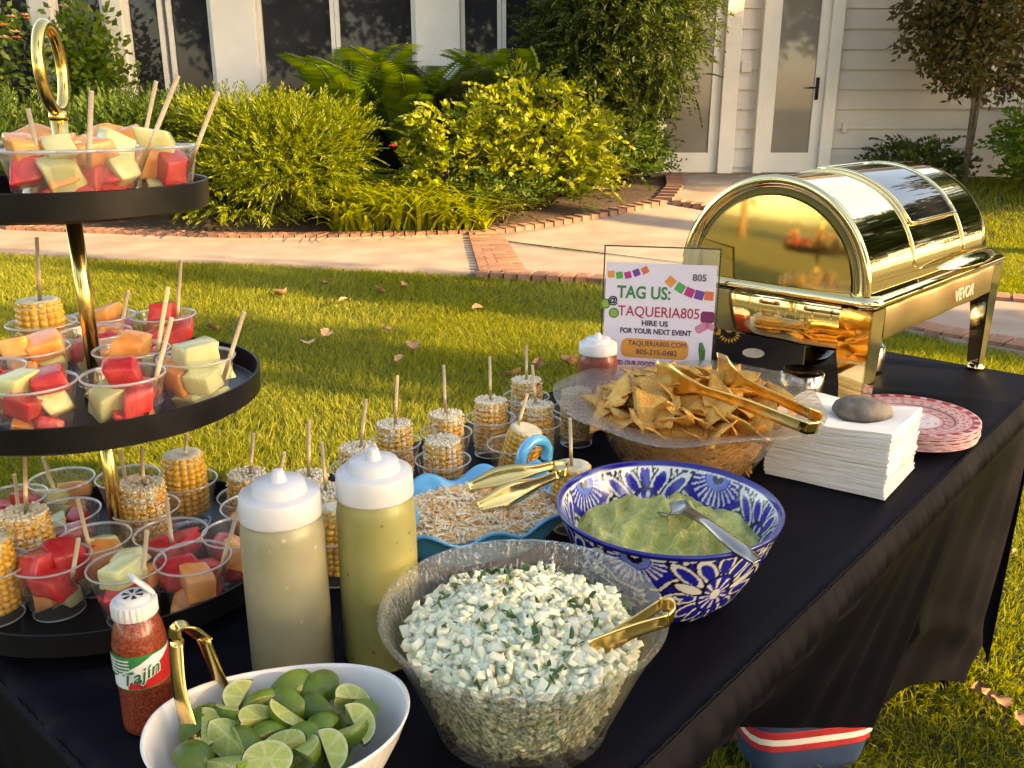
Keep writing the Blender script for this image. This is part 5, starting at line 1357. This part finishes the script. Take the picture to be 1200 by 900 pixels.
# ================================================================== TIERED STAND
SX, SY = -.495, 1.02; sxy = lambda z: (SX, SY, z)
ZT_, ZM_, ZBt = 1.206, .980, .758; RT_, RM_, RB_ = .147, .186, .205
stn = empty('tiered_stand', (SX, SY, TZ), 0, 'three tier black tray stand on a gold pole with a ring handle', 'stand')
def tray(z, r, name='tray'):
    z -= TZ
    return MB().lathe([(.006, z - .001), (r - .004, z - .001), (r + .001, z + .002), (r + .002, z + .029), (r + .0005, z + .030), (r - .001, z + .029), (r - .003, z + .004), (r - .006, z + .002), (.006, z + .002)], 120).build(name, black_tray, stn, auto=40)
for z, r in ((ZT_, RT_), (ZM_, RM_), (ZBt, RB_)): tray(z, r)
MB().lathe([(.0, 0), (.066, 0), (.068, .004), (.06, .010), (.02, .0165), (.006, .017)], 48).build('foot', black_tray, stn)
for (za, zb) in ((ZBt + .003, ZM_ - .002), (ZM_ + .003, ZT_ - .002), (ZT_ + .003, 1.305)):
    MB().lathe([(.0, za - TZ), (.0085, za - TZ), (.0085, zb - TZ), (0, zb - TZ)], 24).build('pole', gold, stn)
for z in (ZBt, ZM_, ZT_):
    MB().lathe([(.0086, z - TZ + .0025), (.016, z - TZ + .003), (.018, z - TZ + .006), (.010, z - TZ + .012), (.0086, z - TZ + .012)], 24).build('collar', gold, stn)
ra = R(100); rc = Vector((0, 0, 1.310 + .044 - TZ)); ring = [rc + Vector((math.cos(ra) * .040 * math.cos(t), math.sin(ra) * .040 * math.cos(t), .044 * math.sin(t))) for t in np.linspace(0, 2 * math.pi, 40, endpoint=False)]
MB().tube(ring, .0062, 12, closed=True).build('ring_handle', gold, stn)
MB().lathe([(.0085, 1.300 - TZ), (.0105, 1.302 - TZ), (.009, 1.309 - TZ), (.004, 1.312 - TZ)], 20, cap1=True).build('finial', gold, stn)

# ================================================================== CUPS: fruit and corn
CUPH = .066; cr0, cr1 = .0275, .0415
cupb = MB().lathe([(.0, .0015), (cr0 - .002, .0015), (cr0, .0), (cr0 + .0005, .003), (cr1 - .0008, CUPH - .002)], 48)
cupb.lathe([(cr1 - .0008, CUPH - .0022), (cr1 + .0012, CUPH - .0014), (cr1 + .0014, CUPH + .0004), (cr1 + .0002, CUPH + .0012), (cr1 - .0010, CUPH + .0002), (cr1 - .0008, CUPH - .0022)], 48, mi=1)
cupb.lathe([(cr0 - .0010, .0002), (cr0 + .0008, .0006), (cr0 + .0009, .0022), (cr0 - .0006, .0026)], 48, mi=1)
cupmesh = cupb.mesh('plastic_cup', [cup_m, clearmat('cup_rim', (.95, .95, .95), .08, 1.8, milky=.42, mcol=(.86, .86, .84))])
melon = {'watermelon': mat('watermelon', (.55, .025, .030), (.68, .07, .065), scale=55, rough=.15, bump=.35, bscale=260, dist=.002, sss=.2, sssr=.006, rand=.14),
         'cantaloupe': mat('cantaloupe', (.80, .28, .06), (.86, .40, .13), scale=45, rough=.2, bump=.25, bscale=220, dist=.002, sss=.2, sssr=.006, rand=.1),
         'honeydew': mat('honeydew', (.62, .62, .25), (.74, .72, .40), scale=30, rough=.2, bump=.2, bscale=220, dist=.002, sss=.2, sssr=.008, rand=.1)}
def chunk_mesh(m, seed):
    rnd = random.Random(seed); n = 5; vs = []; fs = []; key = {}
    ax = [rnd.uniform(.8, 1.15), rnd.uniform(.75, 1.05), rnd.uniform(.6, .95)]; sh = [[rnd.uniform(-.34, .34) for _ in range(3)] for _ in range(3)]
    off = Vector((seed * 3.1, seed * 1.7, 0))
    for face in range(6):
        for i in range(n):
            for j in range(n):
                ids = []
                for (a, b) in ((i, j), (i + 1, j), (i + 1, j + 1), (i, j + 1)):
                    gr = (-1, -.86, -.35, .35, .86, 1); u, v = gr[a], gr[b]; q = {0: (1, u, v), 1: (-1, v, u), 2: (v, 1, u), 3: (u, -1, v), 4: (u, v, 1), 5: (v, u, -1)}[face]
                    kx = tuple(round(t, 3) for t in q)
                    if kx not in key:
                        p = Vector(q); pn = (abs(p.x) ** 11 + abs(p.y) ** 11 + abs(p.z) ** 11) ** (1 / 11); p = p / pn
                        p = Vector((p.x * ax[0], p.y * ax[1], p.z * ax[2])); p += Vector((sh[0][1] * p.y + sh[0][2] * p.z, sh[1][2] * p.z, sh[2][0] * p.x * .7))
                        p *= 1 + .13 * mn.noise(p * 1.1 + off) + .03 * mn.noise(p * 4 + off)
                        key[kx] = len(vs); vs.append(p * .0165)
                    ids.append(key[kx])
                fs.append(tuple(ids))
    return MB().add(vs, fs).mesh('chunk', m)
chunks = {k: [chunk_mesh(m, i + 1) for i in range(6)] for i_, (k, m) in enumerate(melon.items())}
stick_me = {}
def stick(base, tip, label, group):
    L_ = round((Vector(tip) - Vector(base)).length, 3); d = (Vector(tip) - Vector(base)).normalized()
    if 'm' not in stick_me: stick_me['m'] = MB().tube([(0, 0, 0), (0, 0, .5), (0, 0, 1)], .0024, 8).mesh('skewer', wood_m)
    o = bpy.data.objects.new('wooden_stick', stick_me['m']); link(o); o.location = base; o.rotation_euler = d.to_track_quat('Z', 'Y').to_euler(); o.scale = (1, 1, L_)
    tag(o, label, 'stick', group)
PLACE = {'T': ('top tray', ZT_ + .0025), 'M': ('middle tray', ZM_ + .0025), 'B': ('bottom tray', ZBt + .0025), 'C': ('black cloth', TZ + .0012)}
def fruit_cup(pl, px, py, layers, st=None):
    """px,py: rim centre in the photo; layers: strings of w/c/h from bottom to top; st: px of stick tip"""
    nm, z0 = PLACE[pl]; c = P(px, py, z0 + CUPH)
    cn = {'w': 'watermelon', 'c': 'cantaloupe', 'h': 'honeydew'}
    kinds = [cn[q] for q in dict.fromkeys(''.join(reversed(layers)))]
    if pl != 'C':
        Rr = {'T': RT_, 'M': RM_, 'B': RB_}[pl] - .006 - cr0; v = Vector((c.x - SX, c.y - SY))
        if v.length > Rr: v = v * (Rr / v.length); c = Vector((SX + v.x, SY + v.y, c.z))
    o = bpy.data.objects.new('plastic_cup', cupmesh); link(o); o.location = (c.x, c.y, z0)
    tag(o, 'clear plastic cup of %s on the %s' % (' and '.join(kinds), nm), 'cup', 'fruit cups on the %s' % nm)
    rot = random.uniform(0, 6.28); z = z0 + .020
    for li, lay in enumerate(layers):
        n_ = len(lay); rad = (.0 if n_ == 1 else .0145 if n_ == 2 else .0175) * (.72 if li == 0 else 1.05)
        for k, q in enumerate(lay):
            a = rot + 6.283 * k / n_ + li * .9; kd = cn[q]
            m = bpy.data.objects.new('%s_chunk' % kd, random.choice(chunks[kd])); link(m)
            xfz(m, (c.x + rad * math.cos(a), c.y + rad * math.sin(a), z + random.uniform(-.002, .004)), random.uniform(0, 6.28), random.uniform(-.35, .35), random.uniform(-.35, .35), random.uniform(.9, 1.12) * (.80 if li == 0 else 1.02))
            col_ = {'w': 'red watermelon', 'c': 'orange cantaloupe', 'h': 'pale green honeydew'}[q]
            tag(m, '%s chunk in a cup on the %s' % (col_, nm), 'melon', '%s chunks on the %s' % (kd, nm))
        z += .0225
    if st:
        tipz = z0 + (st[2] if len(st) > 2 else .135); tip = P(st[0], st[1], tipz)
        # the stick leans from inside the cup to the tip, keeping to its own cup
        tip = PY(st[0], st[1], c.y + (st[3] if len(st) > 3 else -.02)); v = Vector((tip.x - c.x, tip.y - c.y)); 
        b = Vector((c.x + v.x * .3, c.y + v.y * .3, z0 + .012)); lim = .018; w2 = Vector((b.x - c.x, b.y - c.y))
        if w2.length > lim: w2 *= lim / w2.length; b = Vector((c.x + w2.x, c.y + w2.y, b.z))
        stick(b, tip, 'thin wooden stick in a fruit cup on the %s' % nm, 'sticks in fruit cups on the %s' % nm)
# corn cobs
def kernel_mat(name, c1, c2, coat_amt, chili):
    m = mat(name, c1, c2, scale=70, rough=.3, sss=.15, sssr=.004, coat=.2)
    N, L = m.node_tree.nodes, m.node_tree.links; p = N['Principled BSDF']; prev = p.inputs['Base Color'].links[0].from_socket
    tc = N.new('ShaderNodeTexCoord'); oi = N.new('ShaderNodeObjectInfo'); ad = N.new('ShaderNodeVectorMath'); ad.operation = 'ADD'
    L.new(tc.outputs['Object'], ad.inputs[0]); L.new(oi.outputs['Location'], ad.inputs[1])
    for (sc, th_, colr_, rg) in ((55, 1 - coat_amt, (.74, .64, .46), .06), (330, 1 - chili, (.36, .07, .02), .03)):
        nz = N.new('ShaderNodeTexNoise'); nz.inputs['Scale'].default_value = sc; nz.inputs['Detail'].default_value = 5; L.new(ad.outputs[0], nz.inputs['Vector'])
        cr = N.new('ShaderNodeValToRGB'); cr.color_ramp.elements[0].position = th_; cr.color_ramp.elements[1].position = min(1, th_ + rg); L.new(nz.outputs['Fac'], cr.inputs[0])
        mx = N.new('ShaderNodeMixRGB'); mx.inputs[2].default_value = (*colr_, 1); L.new(cr.outputs[0], mx.inputs[0]); L.new(prev, mx.inputs[1]); prev = mx.outputs[0]
    L.new(prev, p.inputs['Base Color']); return m
K_plain = kernel_mat('corn_plain', (.72, .36, .03), (.82, .48, .07), .34, .30); K_mayo = kernel_mat('corn_cheese', (.72, .38, .05), (.80, .50, .10), .46, .43)
core_m = mat('cob_core', (.56, .50, .33), (.70, .64, .46), scale=120, rough=.8, bump=.5, bscale=240, dist=.003)
crumb_m = mat('cheese_crumb', (.70, .60, .42), (.78, .70, .54), scale=60, rough=.7)
def cob(coated):
    rk = random.Random(3 if coated else 5); kb = MB(); RK = .0264; rows_, per = 17, 11; Lc = .084
    for i in range(rows_):
        for j in range(per):
            a = 6.283 * i / rows_ + rk.uniform(-.03, .03); z = Lc * (j + .5) / per; zz2 = z / Lc; r = RK * (1 - .10 * (zz2 - .45) ** 2 * 4) + rk.uniform(-.0006, .0006)
            d = Vector((math.cos(a), math.sin(a), 0)); s_ = Vector((-d.y, d.x, 0)); u = Vector((0, 0, 1)); c = d * r + u * z; hw = 3.14 * r / rows_ * .97; hz = Lc / per / 2 * .97; dp = .0042
            base = [c - d * dp + s_ * hw * x + u * hz * y for x, y in ((-1, -1), (1, -1), (1, 1), (-1, 1))]; mid = [c + d * .0008 + s_ * hw * .88 * x + u * hz * .88 * y for x, y in ((-1, -1), (1, -1), (1, 1), (-1, 1))]; top = [c + d * .0030 + s_ * hw * .45 * x + u * hz * .45 * y for x, y in ((-1, -1), (1, -1), (1, 1), (-1, 1))]
            kb.add(base + mid + top, [(k, (k + 1) % 4, 4 + (k + 1) % 4, 4 + k) for k in range(4)] + [(4 + k, 4 + (k + 1) % 4, 8 + (k + 1) % 4, 8 + k) for k in range(4)] + [(8, 9, 10, 11)])
    km = kb.mesh('kernels', K_mayo if coated else K_plain)
    cm_ = MB().lathe([(.0, .0), (RK - .002, .0), (RK - .0015, Lc), (.016, Lc + .0012), (.009, Lc - .0008), (.0, Lc - .0015)], 24).mesh('core', core_m)
    xm = None
    if coated:
        xb = MB()
        for q in range(460):
            a = rk.uniform(0, 6.283); z = rk.uniform(.0, Lc * 1.8); r = (RK + .0022) if z < Lc - .002 else RK * rk.random() ** .5; s_ = rk.uniform(.0009, .0024) * (1 if z < Lc else 1.4); c = Vector((r * math.cos(a), r * math.sin(a), z if z < Lc - .002 else Lc + .001))
            xb.add([c + Vector(v) * s_ for v in ((1, 0, 0), (-1, 0, 0), (0, 1, 0), (0, -1, 0), (0, 0, 1), (0, 0, -1))], [(0, 2, 4), (2, 1, 4), (1, 3, 4), (3, 0, 4), (2, 0, 5), (1, 2, 5), (3, 1, 5), (0, 3, 5)])
        xm = xb.mesh('cheese_crumbs', crumb_m)
    return km, cm_, xm
cobs = {False: cob(False), True: cob(True)}
def corn_cup(pl, px, py, coated, st=None, tilt=(0, 0), lift=.012, lab=None):
    nm, z0 = PLACE[pl]; c = P(px, py, z0 + CUPH)
    where = lab if lab else 'on the ' + nm
    if pl != 'C':
        Rr = {'T': RT_, 'M': RM_, 'B': RB_}[pl] - .006 - cr0; v = Vector((c.x - SX, c.y - SY))
        if v.length > Rr: v = v * (Rr / v.length); c = Vector((SX + v.x, SY + v.y, c.z))
    o = bpy.data.objects.new('plastic_cup', cupmesh); link(o); o.location = (c.x, c.y, z0)
    kd = 'cheese coated' if coated else 'plain yellow'
    tag(o, 'clear cup holding a %s corn cob %s' % (kd, where), 'cup', 'corn cups on the %s' % nm)
    e = empty('corn_cob', (c.x, c.y, z0 + lift), 0, '%s corn cob in a cup %s' % (kd, where), 'corn', 'corn cobs on the %s' % nm); e.rotation_euler = (tilt[0], tilt[1], random.uniform(0, 6.28) if tilt == (0, 0) else 0)
    for nme, me in zip(('kernels', 'core', 'cheese_crumbs'), cobs[coated]):
        if me:
            q = link(bpy.data.objects.new(nme, me), e)
            if nme != 'core': q['kind'] = 'stuff'
    if st:
        tip = PY(st[0], st[1], c.y + (st[2] if len(st) > 2 else 0)); b = Vector((c.x, c.y, z0 + lift + .06))
        stick(b, tip, 'thin wooden stick in the corn cob %s' % where, 'sticks in corn cobs on the %s' % nm)
# top tray
fruit_cup('T', 10, 187, ['wwh', 'ccw', 'cc'], (33, 128)); fruit_cup('T', 91, 179, ['www', 'wwh', 'hh'], (107, 107)); fruit_cup('T', 182, 180, ['wwc', 'hhw', 'hc'], (209, 88, .1, .01))
fruit_cup('T', 222, 171, ['chh', 'hcw', 'h'], (255, 108)); fruit_cup('T', 158, 163, ['www', 'cch', 'cc'], (183, 95)); fruit_cup('T', 66, 163, ['www', 'wch', 'w'], (54, 105)); fruit_cup('T', 30, 165, ['wwc', 'cwc', 'c'])
# middle tray
corn_cup('M', 44, 376, False, (43, 278)); fruit_cup('M', 122, 364, ['whc', 'wwc', 'c'], (150, 341)); fruit_cup('M', 195, 367, ['www', 'wcw', 'w'], (212, 305, .1, .0)); fruit_cup('M', 112, 389, ['hhh', 'wcw'])
fruit_cup('M', 36, 408, ['hcc', 'cch', 'cc']); fruit_cup('M', 36, 449, ['wcw', 'hwh', 'hw']); fruit_cup('M', 154, 409, ['wch', 'cwh', 'c'], (197, 337)); fruit_cup('M', 148, 442, ['ccw', 'whw', 'w'], (201, 373))
fruit_cup('M', 233, 418, ['chh', 'chh', 'h'], (286, 365, .1, .01)); fruit_cup('M', -20, 432, ['www', 'wcw', 'w'])
# bottom tray
fruit_cup('B', 60, 655, ['hch', 'www', 'ww'], (92, 631)); fruit_cup('B', 148, 662, ['whw', 'cww', 'hh'], (172, 622)); fruit_cup('B', 237, 659, ['ccw', 'wcw'], (280, 594))
fruit_cup('B', 200, 624, ['whc', 'ww'], (195, 585)); fruit_cup('B', 110, 630, ['hhw', 'wch'], (91, 585)); corn_cup('B', 32, 628, True, (29, 535)); corn_cup('B', -14, 662, False)
fruit_cup('B', 76, 599, ['www', 'whw']); fruit_cup('B', 15, 582, ['wch', 'whw'], (17, 556)); fruit_cup('B', 72, 561, ['cch', 'ch'], (50, 536)); fruit_cup('B', 150, 558, ['hch', 'ch'], (141, 527))
corn_cup('B', 170, 594, True, (166, 523)); corn_cup('B', 217, 562, False, (219, 508), lift=.02); fruit_cup('B', 298, 592, ['hch', 'hc'], (333, 530)); fruit_cup('B', 286, 624, ['chw', 'cwc'])
# corn cups standing on the cloth
CORN = [(523, 506, True, (520, 428), None, 'behind the small cob near the blue dish'), (575, 489, True, (574, 418), None, 'farther out than the tilted cob'), (617, 464, True, (617, 406), None, 'last in line towards the red sauce bottle'), (629, 494, True, (624, 428), None, 'between the loop handle and chip bowl'),
        (602, 520, False, (618, 462), (R(4), R(14)), 'tilting behind the blue loop handle'), (519, 538, True, (507, 498), None, 'right behind the blue dish'), (462, 518, True, (466, 440), None, 'behind the green salsa bottle cap'), (421, 547, True, (429, 468), None, 'left of the green salsa bottle cap'),
        (670, 568, False, (668, 490), None, 'between the blue dish and the painted bowl'), (394, 622, False, None, (R(-6), R(4)), 'between the two tall squeeze bottles'), (362, 583, True, (362, 492), None, 'behind the beige sauce bottle'), (384, 600, True, (377, 518), None, 'next to the gap between the squeeze bottles'),
        (676, 478, True, None, None, 'under the chip bowl rim'), (292, 580, True, (297, 508), None, 'just outside the bottom tray')]
for (px, py, co_, st, tl, lb_) in CORN: corn_cup('C', px, py, co_, st, tl or (0, 0), lab=lb_)
